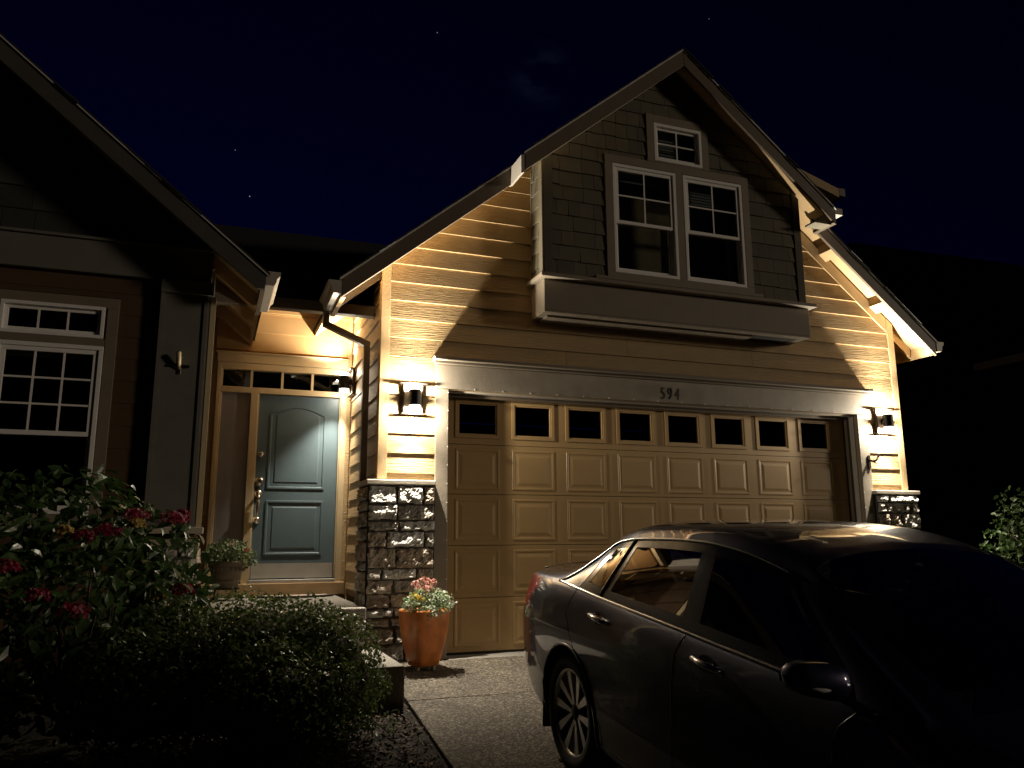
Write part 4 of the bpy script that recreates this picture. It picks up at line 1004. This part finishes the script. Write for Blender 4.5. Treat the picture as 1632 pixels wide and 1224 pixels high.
flower_head(urn, (ux+0.03, uy-0.15, uz+0.56), 0.02, pinkp, 'flower', 20, 0.02)

# bed: bark chips, a small weed and a tuft of lawn
bed = empty('bark_mulch', (-1.5, -2.6, gz(-2.6))); tag(bed, 'dark bark mulch scattered in the bed beside the driveway', 'mulch', kind='stuff')
n = 5200; X = rng.uniform(-2.6, -0.86, n); Y = rng.uniform(-4.6, -1.55, n); k = X < np.array([edge(y)-0.02 for y in Y]); X, Y = X[k], Y[k]
P_ = np.stack([X, Y, np.array([gz(y) for y in Y])-0.028+rng.uniform(0, 0.012, len(X))], 1); N_ = np.tile([0, 0, 1.0], (len(X), 1))
scatter('chips', chipm, bed, P_, N_, 0.04, 0.016, 0.45, fold=0.15, curl=0.2)
wd_ = empty('weed_plant', (-1.18, -2.15, gz(-2.15)), label='small pale-leaved weed growing out of the mulch below the shrub', cat='weed')
P_, N_ = blob_pts(60, [(-1.18, -2.15, gz(-2.15)+0.05, 0.14, 0.10, 0.07)], 0.3); scatter('foliage', uleaf, wd_, P_, N_, 0.05, 0.022, 0.6)
stems(wd_, (-1.18, -2.15, gz(-2.15)-0.03), [(-1.18, -2.15, gz(-2.15)+0.05, 0.1, 0.08, 0.05)], 0.004, 4)
gr = empty('grass', (-1.2, -3.6, gz(-3.6))); tag(gr, 'short lawn grass at the edge of the mulch bed', 'grass', kind='stuff')
n = 4200; X = rng.uniform(-2.4, -0.95, n); Y = rng.uniform(-4.9, -3.02, n); k = (X < np.array([edge(y)-0.03 for y in Y])) & (Y < -3.12+0.12*np.sin(X*5)); X, Y = X[k], Y[k]
V = []; F = []
for i, (x, y) in enumerate(zip(X, Y)):
    a = rng.uniform(0, 6.28); hgt = rng.uniform(0.04, 0.08); dx, dy = 0.004*math.cos(a), 0.004*math.sin(a); lx, ly = rng.normal(0, 0.02, 2); z = gz(y)-0.03
    V += [(x-dx, y-dy, z), (x+dx, y+dy, z), (x+lx, y+ly, z+hgt)]; F.append((3*i, 3*i+1, 3*i+2))
MB().add(V, F).build('blades', grassm, gr, fixn=False)['kind'] = 'stuff'

# ------------------------------------------------------------------ neighbour house on the right
nb = empty('neighbour_house', (14, 6, 0), label='unlit dark neighbouring house beyond the hedge at the far right', cat='house')
nbm = mat('dark neighbour siding', (0.008, 0.007, 0.006), 0.85, var=0.1); nroof = mat('dark neighbour roof', (0.006, 0.006, 0.006), 0.9, var=0.2)
MB().box(10.7, 18, -1.0, 11, -0.1, 4.15).build('wall', nbm, nb)
mb = MB(); mb.prism([(10.2, -1.6, 4.08), (18.5, -1.6, 4.08), (18.5, 5, 7.2), (10.2, 5, 7.2)], [(10.2, -1.6, 4.2), (18.5, -1.6, 4.2), (18.5, 5, 7.32), (10.2, 5, 7.32)])
mb.prism([(10.2, 5, 7.2), (18.5, 5, 7.2), (18.5, 11.6, 4.08), (10.2, 11.6, 4.08)], [(10.2, 5, 7.32), (18.5, 5, 7.32), (18.5, 11.6, 4.2), (10.2, 11.6, 4.2)])
mb.build('roof', nroof, nb)
MB().box(10.05, 10.19, -1.6, 2.3, 3.95, 4.07).build('gutter', gutterm, nb)
MB().prism([(10.7, -1.0, 4.15), (10.7, 11, 4.15), (10.7, 5, 7.15)], [(10.8, -1.0, 4.15), (10.8, 11, 4.15), (10.8, 5, 7.15)]).build('gable', nbm, nb)

# ------------------------------------------------------------------ parked car
CAR0 = Vector((0.60, -3.24, gz(-3.24)+0.002)); cyaw = R(0.0)
fwd = Vector((-math.sin(cyaw), -math.cos(cyaw), -SL)).normalized(); lft = Vector((math.cos(cyaw), -math.sin(cyaw), 0)).normalized(); upv = fwd.cross(lft).normalized()
car = empty('parked_car', CAR0, Matrix((fwd, lft, upv)).transposed(), 'dark blue sedan parked nose-out on the driveway before the garage door', 'car')
def pmat(name, c):
    m = mat(name, c, 0.40, metal=0.6, var=0.0, coat=1.0, spec=0.3); return m
paint = pmat('dark metallic paint', (0.022, 0.021, 0.055))
chrome = mat('chrome', (0.80, 0.78, 0.75), 0.22, metal=1.0, var=0.0)
rubber = mat('tyre rubber', (0.016, 0.016, 0.016), 0.75, var=0.1)
alloy = mat('alloy silver', (0.52, 0.51, 0.49), 0.28, metal=1.0, var=0.0)
pocket = mat('black alloy pocket', (0.012, 0.012, 0.013), 0.35, var=0.0)
gloss = mat('gloss black trim', (0.008, 0.008, 0.009), 0.18, var=0.0)
tailm = mat('red tail lens', (0.95, 0.02, 0.03), 0.35, var=0.0, coat=1.0)
clearm = mat('clear lens', (0.5, 0.5, 0.5), 0.08, var=0.0, coat=1.0)
seatm = mat('grey seat cloth', (0.12, 0.105, 0.09), 0.85, var=0.15, vscale=30)
trimdark = mat('dark cabin trim', (0.015, 0.015, 0.016), 0.7, var=0.0)
def pchip(t, y, tq):
    """monotone cubic along axis 0"""
    h = np.diff(t); dl = np.diff(y, axis=0)/h[:, None, None] if y.ndim == 3 else np.diff(y, axis=0)/h[:, None]
    d = np.zeros_like(y); n = len(t)
    for k in range(1, n-1):
        a, b = dl[k-1], dl[k]; w1, w2 = 2*h[k]+h[k-1], h[k]+2*h[k-1]
        same = (a*b) > 0
        with np.errstate(divide='ignore', invalid='ignore'):
            hm = (w1+w2)/(w1/np.where(same, a, 1)+w2/np.where(same, b, 1))
        d[k] = np.where(same, hm, 0)
    d[0] = dl[0]; d[-1] = dl[-1]
    out = []
    for q in tq:
        k = min(max(np.searchsorted(t, q)-1, 0), n-2); s = (q-t[k])/h[k]
        out.append((1+2*s)*(1-s)**2*y[k]+s*(1-s)**2*h[k]*d[k]+s*s*(3-2*s)*y[k+1]+s*s*(s-1)*h[k]*d[k+1])
    return np.array(out)
# control grid [station][row] (x, y, z); rows run from the sill up to the centre line
G = [
 # underside      sill            lower door      mid             crease          shoulder        belt            glass foot      glass head      rail            roof            centre
 [(-1.00,.55,.42),(-1.03,.60,.43),(-1.065,.64,.50),(-1.085,.66,.60),(-1.085,.665,.72),(-1.075,.665,.84),(-1.06,.66,.94),(-1.05,.65,.985),(-1.045,.60,1.005),(-1.04,.52,1.02),(-1.03,.30,1.04),(-1.03,0,1.05)],
 [(-0.94,.66,.36),(-0.95,.74,.37),(-0.965,.79,.46),(-0.975,.81,.60),(-0.975,.815,.72),(-0.965,.80,.86),(-0.95,.775,.96),(-0.945,.755,1.005),(-0.94,.70,1.03),(-0.94,.60,1.055),(-0.94,.32,1.075),(-0.945,0,1.08)],
 [(-0.64,.70,.24),(-0.64,.84,.26),(-0.64,.885,.40),(-0.64,.90,.58),(-0.64,.905,.74),(-0.63,.88,.90),(-0.62,.835,.99),(-0.62,.80,1.03),(-0.63,.72,1.06),(-0.64,.60,1.082),(-0.65,.32,1.105),(-0.66,0,1.112)],
 [(-0.38,.70,.21),(-0.38,.86,.22),(-0.38,.905,.36),(-0.38,.918,.57),(-0.38,.922,.74),(-0.38,.895,.90),(-0.38,.85,1.0),(-0.38,.815,1.04),(-0.36,.70,1.10),(-0.35,.60,1.135),(-0.40,.32,1.15),(-0.42,0,1.155)],
 [(-0.02,.70,.20),(-0.02,.86,.21),(-0.02,.91,.35),(-0.02,.922,.56),(-0.02,.926,.74),(-0.02,.90,.90),(0.02,.865,1.0),(0.03,.845,1.03),(0.155,.655,1.305),(0.16,.585,1.365),(0.19,.32,1.405),(0.20,0,1.415)],
 [(0.30,.70,.19),(0.30,.86,.20),(0.30,.912,.34),(0.30,.925,.55),(0.30,.928,.74),(0.30,.905,.90),(0.28,.872,.995),(0.28,.855,1.02),(0.34,.655,1.335),(0.34,.588,1.40),(0.36,.32,1.442),(0.37,0,1.452)],
 [(1.08,.70,.18),(1.08,.86,.19),(1.08,.915,.32),(1.08,.928,.53),(1.08,.93,.73),(1.08,.912,.885),(1.10,.88,.972),(1.10,.862,.994),(1.02,.648,1.370),(1.02,.585,1.432),(1.02,.32,1.468),(1.02,0,1.478)],
 [(1.20,.70,.18),(1.20,.86,.19),(1.20,.915,.32),(1.20,.928,.53),(1.20,.93,.725),(1.20,.912,.88),(1.24,.88,.966),(1.24,.862,.988),(1.13,.646,1.366),(1.13,.582,1.428),(1.13,.32,1.465),(1.13,0,1.475)],
 [(2.12,.70,.18),(2.12,.86,.20),(2.12,.912,.33),(2.12,.925,.52),(2.12,.925,.70),(2.12,.908,.83),(2.20,.875,.925),(2.20,.86,.945),(1.66,.63,1.275),(1.60,.565,1.35),(1.57,.32,1.402),(1.57,0,1.418)],
 [(2.30,.70,.18),(2.30,.86,.21),(2.30,.91,.34),(2.30,.92,.52),(2.30,.92,.68),(2.30,.90,.80),(2.38,.86,.90),(2.40,.84,.92),(1.78,.64,1.235),(1.70,.575,1.318),(1.66,.32,1.375),(1.66,0,1.393)],
 [(2.48,.70,.19),(2.48,.86,.22),(2.48,.91,.36),(2.48,.918,.52),(2.48,.918,.66),(2.48,.895,.77),(2.50,.85,.87),(2.48,.80,.905),(2.46,.72,.93),(2.47,.60,.95),(2.52,.32,.975),(2.56,0,.985)],
 [(2.98,.68,.21),(2.98,.84,.24),(2.98,.90,.38),(2.98,.91,.52),(2.98,.908,.63),(2.98,.88,.73),(2.98,.82,.81),(2.98,.76,.84),(2.98,.68,.86),(2.98,.56,.88),(2.98,.30,.905),(2.98,0,.915)],
 [(3.50,.60,.22),(3.50,.74,.24),(3.50,.80,.38),(3.50,.82,.50),(3.50,.815,.60),(3.50,.78,.67),(3.50,.72,.72),(3.50,.66,.745),(3.50,.58,.76),(3.50,.48,.775),(3.52,.26,.795),(3.53,0,.80)],
 [(3.74,.40,.25),(3.76,.50,.27),(3.78,.54,.38),(3.79,.56,.48),(3.78,.56,.56),(3.75,.54,.62),(3.72,.50,.65),(3.70,.46,.66),(3.69,.40,.67),(3.69,.32,.68),(3.70,.18,.685),(3.70,0,.69)],
]
G = np.array(G, float)
SUBI, SUBJ = 10, 6
ti = np.concatenate([[0], np.cumsum(np.linalg.norm(np.diff(G, axis=0), axis=2).mean(1))])
tj = np.concatenate([[0], np.cumsum(np.linalg.norm(np.diff(G, axis=1), axis=2).mean(0))])
def sub(t, k): return np.concatenate([np.linspace(t[i], t[i+1], k, endpoint=False) for i in range(len(t)-1)]+[[t[-1]]])
D1 = pchip(ti, G, sub(ti, SUBI))
D = np.transpose(pchip(tj, np.transpose(D1, (1, 0, 2)), sub(tj, SUBJ)), (1, 0, 2))
NI, NJ = D.shape[:2]
def surf(i, j): 
    """fractional station / row on the right side (y negative)"""
    a, b = i*SUBI, j*SUBJ; ia, ib = min(int(a), NI-2), min(int(b), NJ-2); fa, fb = a-ia, b-ib
    p = (D[ia, ib]*(1-fa)+D[ia+1, ib]*fa)*(1-fb)+(D[ia, ib+1]*(1-fa)+D[ia+1, ib+1]*fa)*fb
    return p
# bulge the doors a touch below the crease so they catch light in two bands
AX = (0.0, 2.775); RW = 0.372
def region(i, j):
    """which part the cell (i, j) belongs to"""
    s, r = i//SUBI, j//SUBJ; fi, fj = i % SUBI, j % SUBJ
    if r == 7:
        if s == 3:
            if 2 <= fi <= 7 and 0 <= fj < min(SUBJ-1, fi-1): return 'glass_c'
            return 'frame' if fi >= 9 and fj >= 0 else 'body'
        if s == 4: return 'glass_q' if 1 <= fi < SUBI-1 and 0 < fj < SUBJ-1 else 'frame'
        if s == 5: return 'glass_r' if 0 < fi and 0 < fj < SUBJ-1 else 'frame'
        if s == 6: return 'frame'
        if s == 7: return 'glass_f' if fi < SUBI-1 and 0 < fj < SUBJ-1 else 'frame'
    if s == 9 and r >= 9 or (s == 9 and r == 8 and fj >= SUBJ-1): return 'screen_f'
    if s == 3 and r >= 9 and 1 <= fi < SUBI-1: return 'screen_r'
    if s in (0, 1) and 4 <= r <= 8:
        p = D[i, j]
        if 0.78 < p[2] < 1.01 and p[0] < -0.80 + (p[2]-0.80)*1.0 and p[1] > 0.42: return 'tail'
    return 'body'
parts = {}
pos = {}
for i in range(NI):
    for j in range(NJ): pos[(i, j)] = D[i, j].copy()
inside = np.zeros((NI, NJ), bool)
for i in range(NI):
    for j in range(NJ):
        p = D[i, j]
        if p[1] > 0.55 and p[2] < 0.80:
            for ax in AX:
                if (p[0]-ax)**2+(p[2]-0.335)**2 < RW**2: inside[i, j] = True
cells = {}
for i in range(NI-1):
    for j in range(NJ-1):
        c4 = [(i, j), (i+1, j), (i+1, j+1), (i, j+1)]
        cen = np.mean([D[a] for a in c4], axis=0); kill = False
        for ax in AX:
            if cen[1] > 0.5 and cen[2] < 0.8 and (cen[0]-ax)**2+(cen[2]-0.335)**2 < RW**2: kill = True
        cells[(i, j)] = None if kill else region(i, j)
# snap the cut edge to a clean circle
for (i, j), rg in cells.items():
    if rg is None:
        for a in [(i, j), (i+1, j), (i+1, j+1), (i, j+1)]:
            nb4 = [(a[0]-di, a[1]-dj) for di in (0, 1) for dj in (0, 1)]
            if any(cells.get(q, None) is not None for q in nb4):
                p = D[a]; ax = min(AX, key=lambda q: abs(q-p[0])); dx, dz = p[0]-ax, p[2]-0.335; r_ = math.hypot(dx, dz)
                if r_ > 1e-6: pos[a] = np.array([ax+dx*RW/r_, p[1], 0.335+dz*RW/r_])
INS = {'glass_c': 0.002, 'glass_q': 0.006, 'glass_r': 0.006, 'glass_f': 0.006, 'frame': 0.003, 'screen_f': 0.003, 'screen_r': 0.003}
def build_region(name, key, m, side, thick_in=0.0):
    idx = {}; mb = MB()
    def vid(a):
        if a not in idx:
            p = pos[a].copy(); k = INS.get(key, 0)
            if k and not key.startswith('screen'): p[1] -= k
            elif k: p[2] -= k*0.5
            idx[a] = len(mb.v); mb.v.append((p[0], side*p[1], p[2]))
        return idx[a]
    for (i, j), rg in cells.items():
        if rg == key:
            q = [vid(a) for a in [(i, j), (i+1, j), (i+1, j+1), (i, j+1)]]
            mb.f.append(tuple(q) if side > 0 else tuple(q[::-1]))
    return mb
def both(key):
    a = build_region('', key, None, -1); b = build_region('', key, None, 1); a.add(b.v, b.f); return a
def carpart(mb, name, m, parent=None, smooth=True, weld=True):
    import bmesh
    o = mb.build(name, m, parent or car, smooth=smooth, local=True, fixn=False)
    if weld:
        bm = bmesh.new(); bm.from_mesh(o.data); bmesh.ops.remove_doubles(bm, verts=bm.verts, dist=0.0004); bmesh.ops.recalc_face_normals(bm, faces=bm.faces); bm.to_mesh(o.data); bm.free()
        o.data.polygons.foreach_set('use_smooth', [smooth]*len(o.data.polygons))
    return o
body = carpart(both('body'), 'body', paint)
for key, nm, m in (('glass_c', 'quarter_window', gloss), ('glass_q', 'quarter_window', carglass), ('glass_r', 'rear_door_window', carglass), ('glass_f', 'front_door_window', carglass), ('tail', 'tail_light', tailm)):
    for sd_ in (-1, 1): carpart(build_region('', key, None, sd_), nm, m)
for sd_ in (-1, 1): carpart(build_region('', 'frame', None, sd_), 'window_surround', gloss)
carpart(both('screen_f'), 'windscreen', carglass); carpart(both('screen_r'), 'rear_window', carglass)
def ribbon(pts, wd, off, name, m, sd_):
    """thin raised strip along surface points on one side"""
    q = [Vector((p[0], sd_*(p[1]+off), p[2])) for p in pts]
    return carpart(MB().tube(q, wd, 6), name, m, weld=False)
for sd_ in (-1, 1):
    ribbon([surf(3.12+k*(8.0-3.12)/44, 6.8) for k in range(45)], 0.0085, 0.003, 'belt_moulding', chrome, sd_)
    pts = [surf(3.12, 6.8), surf(3.3, 7.12), surf(3.5, 7.45), surf(3.7, 7.78), surf(3.9, 8.0)]+[surf(4+k*(8-4)/30, 8.03) for k in range(31)]
    ribbon(pts, 0.0065, 0.003, 'window_moulding', chrome, sd_)
    # shut lines
    ribbon([surf(6.6, r) for r in np.linspace(1.2, 6.7, 24)], 0.0035, -0.0012, 'shut_line', gloss, sd_)
    ribbon([surf(8.15+0.25*max(0, (r-5.5)/1.2)*0, r) for r in np.linspace(1.2, 6.7, 24)], 0.0035, -0.0012, 'shut_line', gloss, sd_)
    ribbon([surf(5.15-1.25*max(0, min(1, (r-2.2)/2.6)), r) for r in np.linspace(1.2, 6.7, 24)], 0.0035, -0.0012, 'shut_line', gloss, sd_)
    ribbon([surf(k, 1.6) for k in np.linspace(5.1, 8.9, 24)], 0.004, -0.001, 'sill_line', gloss, sd_)
    # window divider between rear door glass and quarter glass
    ribbon([surf(5.0, r) for r in np.linspace(7.0, 8.0, 8)], 0.013, -0.006, 'divider_bar', gloss, sd_)
    # wheel arch lip
    for ax in AX:
        a0 = []
        for t in np.linspace(-0.28, math.pi+0.28, 30):
            x, z = ax+RW*math.cos(t), 0.335+RW*math.sin(t)
            # find the body side width there
            best = min(((abs(p[0]-x)+abs(p[2]-z)), p[1]) for (a, p) in pos.items() if p[1] > 0.5 and abs(p[0]-x) < 0.09 and abs(p[2]-z) < 0.08) if True else None
            a0.append(Vector((x, sd_*(best[1]+0.002), z)))
        carpart(MB().tube(a0, 0.009, 6), 'wheel_arch', paint, weld=False)
        mb = MB(); n = len(a0)
        for p in a0: mb.v.append((p.x, p.y, p.z)); 
        for p in a0: mb.v.append((p.x, sd_*0.48, p.z))
        for k in range(n-1): mb.f.append((k, k+1, n+k+1, n+k))
        mb.f.append(tuple(range(n, 2*n)))
        carpart(mb, 'wheel_liner', rubber, weld=False)
# wheels
def wheel(ax, sd_):
    wh = bpy.data.objects.new('wheel', None); col.objects.link(wh); wh.parent = car; wh.location = (ax, sd_*0.795, 0.325); wh.rotation_euler = (0, 0.35 if ax == 0 else 0.9, 0)
    if sd_ > 0: wh.rotation_euler = (0, 0.2, math.pi)
    # local: outside faces -y
    def wp(mb, nm, m, smooth=True):
        o = mb.build(nm, m, smooth=False); o.parent = wh; 
        if smooth:
            o.data.polygons.foreach_set('use_smooth', [True]*len(o.data.polygons))
        return o
    wp(MB().lathe([(0.236, -0.088), (0.248, -0.105), (0.290, -0.112), (0.316, -0.100), (0.326, -0.070), (0.327, 0.07), (0.316, 0.10), (0.285, 0.11), (0.225, 0.10)], 56, (0, 0, 0), 'y'), 'tyre', rubber)
    wp(MB().lathe([(0.240, -0.088), (0.243, -0.099), (0.234, -0.100), (0.224, -0.086), (0.217, -0.03), (0.21, 0.08)], 48, (0, 0, 0), 'y'), 'rim', alloy)
    wp(MB().lathe([(0.0, -0.028), (0.217, -0.028), (0.217, -0.02), (0, -0.02)], 40, (0, 0, 0), 'y'), 'rim_back', pocket)
    wp(MB().lathe([(0.0, -0.082), (0.03, -0.080), (0.052, -0.066), (0.056, -0.03)], 24, (0, 0, 0), 'y'), 'hub_cap', pocket)
    for k in range(5):
        for e in (-1, 1):
            a = 2*math.pi*k/5 + e*0.145; b = 2*math.pi*k/5 + e*0.335
            d0 = Vector((math.cos(a), 0, math.sin(a))); d1 = Vector((math.cos(b), 0, math.sin(b))); t0 = Vector((-math.sin(a), 0, math.cos(a))); t1 = Vector((-math.sin(b), 0, math.cos(b)))
            p0, p1 = d0*0.045, d1*0.226
            fr = [p0-t0*0.010+Vector((0, -0.070, 0)), p1-t1*0.026+Vector((0, -0.088, 0)), p1+t1*0.026+Vector((0, -0.088, 0)), p0+t0*0.010+Vector((0, -0.070, 0))]
            bk = [p0-t0*0.014+Vector((0, -0.040, 0)), p1-t1*0.032+Vector((0, -0.05, 0)), p1+t1*0.032+Vector((0, -0.05, 0)), p0+t0*0.014+Vector((0, -0.040, 0))]
            wp(MB().prism(bk, fr), 'spoke', alloy, False)
for ax in AX:
    for sd_ in (-1, 1): wheel(ax, sd_)
# handles, mirror
for sd_ in (-1, 1):
    for (xx) in (0.38, 1.40):
        s_at = lambda x: np.array([x, 0.925, 0.80])
        mb = MB(); y0 = 0.893; hz_ = 0.918 - 0.02*(xx-0.38)
        mb.tube([(xx-0.10, sd_*(y0+0.005), hz_), (xx-0.085, sd_*(y0+0.030), hz_+0.003), (xx, sd_*(y0+0.040), hz_), (xx+0.085, sd_*(y0+0.030), hz_-0.009), (xx+0.105, sd_*(y0+0.004), hz_-0.012)], [0.008, 0.013, 0.0145, 0.013, 0.008], 10)
        carpart(mb, 'door_handle', chrome, weld=False)
        mb = MB(); n_ = 20
        for q in range(n_):
            t = 2*math.pi*q/n_; x_, z_ = xx-0.01+0.065*math.cos(t), hz_-0.003+0.032*math.sin(t)
            yy = min(((abs(v[0]-x_)+abs(v[2]-z_)), v[1]) for v in pos.values() if abs(v[0]-x_) < 0.12 and abs(v[2]-z_) < 0.06)[1]
            mb.v.append((x_, sd_*(yy+0.004), z_))
        mb.f.append(tuple(range(n_)))
        carpart(mb, 'handle_cup', gloss, weld=False)
    m_ = MB(); n1, n2 = 18, 10
    for i in range(n2+1):
        ph = -math.pi/2+math.pi*i/n2
        for k in range(n1):
            th = 2*math.pi*k/n1
            sg = lambda q: math.copysign(abs(q)**0.62, q)
            cxm, sym = sg(math.cos(ph))*sg(math.cos(th)), sg(math.cos(ph))*sg(math.sin(th)); szm = sg(math.sin(ph))
            x = 0.07*cxm if cxm > 0 else 0.05*cxm
            m_.v.append((2.17+x*(1-0.25*abs(szm))+0.02*(1-sym), sd_*(1.02+0.105*sym), 1.02+0.058*szm*(1-0.15*sym)+0.012*sym))
    for i in range(n2):
        for k in range(n1): m_.f.append((i*n1+k, i*n1+(k+1) % n1, (i+1)*n1+(k+1) % n1, (i+1)*n1+k))
    mir = carpart(m_, 'door_mirror', paint)
    mb = MB().lathe([(0.0, 0.0), (0.09, 0.0)], 24, (0, 0, 0), 'x'); mb.v = [(2.112, sd_*1.02+p[1]*0.92, 1.02+p[2]*0.5) for p in mb.v]
    o = carpart(mb, 'mirror_glass', chrome, weld=False)
    carpart(MB().tube([(2.18, sd_*0.87, 0.95), (2.18, sd_*0.96, 0.985)], [0.028, 0.022], 8), 'mirror_arm', gloss, weld=False)
    carpart(MB().tube([(2.245, sd_*(0.96), 1.0), (2.25, sd_*1.04, 1.0), (2.215, sd_*1.115, 1.01)], [0.005, 0.008, 0.004], 6), 'turn_signal', clearm, weld=False)
    # headlight
    mb = MB(); pts = [surf(12.0+u*0.7, v) for v in (4.9, 5.6, 6.3) for u in (0, .33, .66, 1)]
    mb.v = [(p[0]+0.004, sd_*(p[1]+0.004), p[2]+0.002) for p in pts]; mb.f = [(r*4+c, r*4+c+1, r*4+4+c+1, r*4+4+c) for r in range(2) for c in range(3)]
    carpart(mb, 'headlight', clearm, weld=False)
# boot lip, rear bumper seam, number plate
lip = [( -0.985+0.02*abs(u), 0.66*u, 1.070-0.035*u*u) for u in np.linspace(-1, 1, 21)]
carpart(MB().tube(lip, [0.012+0.012*(1-abs(u)) for u in np.linspace(-1, 1, 21)], 8), 'boot_lip', paint, weld=False)
carpart(MB().box(-1.098, -1.091, -0.17, 0.17, 0.62, 0.74), 'number_plate', whitem, smooth=False, weld=False)
# cabin: floor, seats, dash, mirror
carpart(MB().box(-0.35, 2.3, -0.70, 0.70, 0.28, 0.32), 'cabin_floor', trimdark, smooth=False, weld=False)
carpart(MB().prism([(2.02, -0.74, 0.60), (2.02, 0.74, 0.60), (2.38, 0.74, 0.60), (2.38, -0.74, 0.60)], [(2.0, -0.74, 0.88), (2.0, 0.74, 0.88), (2.36, 0.74, 0.90), (2.36, -0.74, 0.90)]), 'dashboard', trimdark, smooth=False, weld=False)
carpart(MB().prism([(-0.50, -0.62, 0.97), (-0.50, 0.62, 0.97), (0.02, 0.66, 0.97), (0.02, -0.66, 0.97)], [(-0.50, -0.62, 1.0), (-0.50, 0.62, 1.0), (0.02, 0.66, 1.0), (0.02, -0.66, 1.0)]), 'parcel_shelf', trimdark, smooth=False, weld=False)
def seat(x, y, wd):
    b = MB().prism([(x-0.02, y-wd, 0.45), (x-0.02, y+wd, 0.45), (x+0.50, y+wd, 0.48), (x+0.50, y-wd, 0.48)], [(x, y-wd*.95, 0.58), (x, y+wd*.95, 0.58), (x+0.50, y+wd*.9, 0.60), (x+0.50, y-wd*.9, 0.60)])
    b.prism([(x-0.02, y-wd, 0.52), (x-0.02, y+wd, 0.52), (x+0.14, y+wd, 0.56), (x+0.14, y-wd, 0.56)], [(x-0.24, y-wd*.82, 1.08), (x-0.24, y+wd*.82, 1.08), (x-0.13, y+wd*.8, 1.10), (x-0.13, y-wd*.8, 1.10)])
    o = b.build('seat', seatm, car, local=True, bevel=0.05); WORLD[o.name] = Matrix.Identity(4)
    for yy in ((y,) if wd < 0.4 else (y-0.38, y+0.38)):
        h_ = MB().box(x-0.30, x-0.20, yy-0.12, yy+0.12, 1.11, 1.27).build('head_rest', seatm, car, local=True, bevel=0.035)
seat(1.12, -0.37, 0.25); seat(1.12, 0.37, 0.25); seat(0.28, 0.0, 0.64)
carpart(MB().box(1.735, 1.75, -0.125, 0.125, 1.225, 1.295), 'rear_view_mirror', chrome, smooth=False, weld=False)
carpart(MB().tube([(1.76, 0, 1.25), (1.73, 0, 1.34)], 0.012, 6), 'mirror_stem', trimdark, weld=False)
sw_ = [(1.80+0.06*math.sin(t), 0.37+0.18*math.cos(t), 0.80+0.17*math.sin(t)) for t in np.linspace(0, 2*math.pi, 25)]
carpart(MB().tube(sw_, 0.016, 8, caps=False), 'steering_wheel', trimdark, weld=False)
# mud flap behind the rear wheel
carpart(MB().box(-0.40, -0.385, -0.90, -0.70, 0.14, 0.34), 'mud_flap', rubber, smooth=False, weld=False)
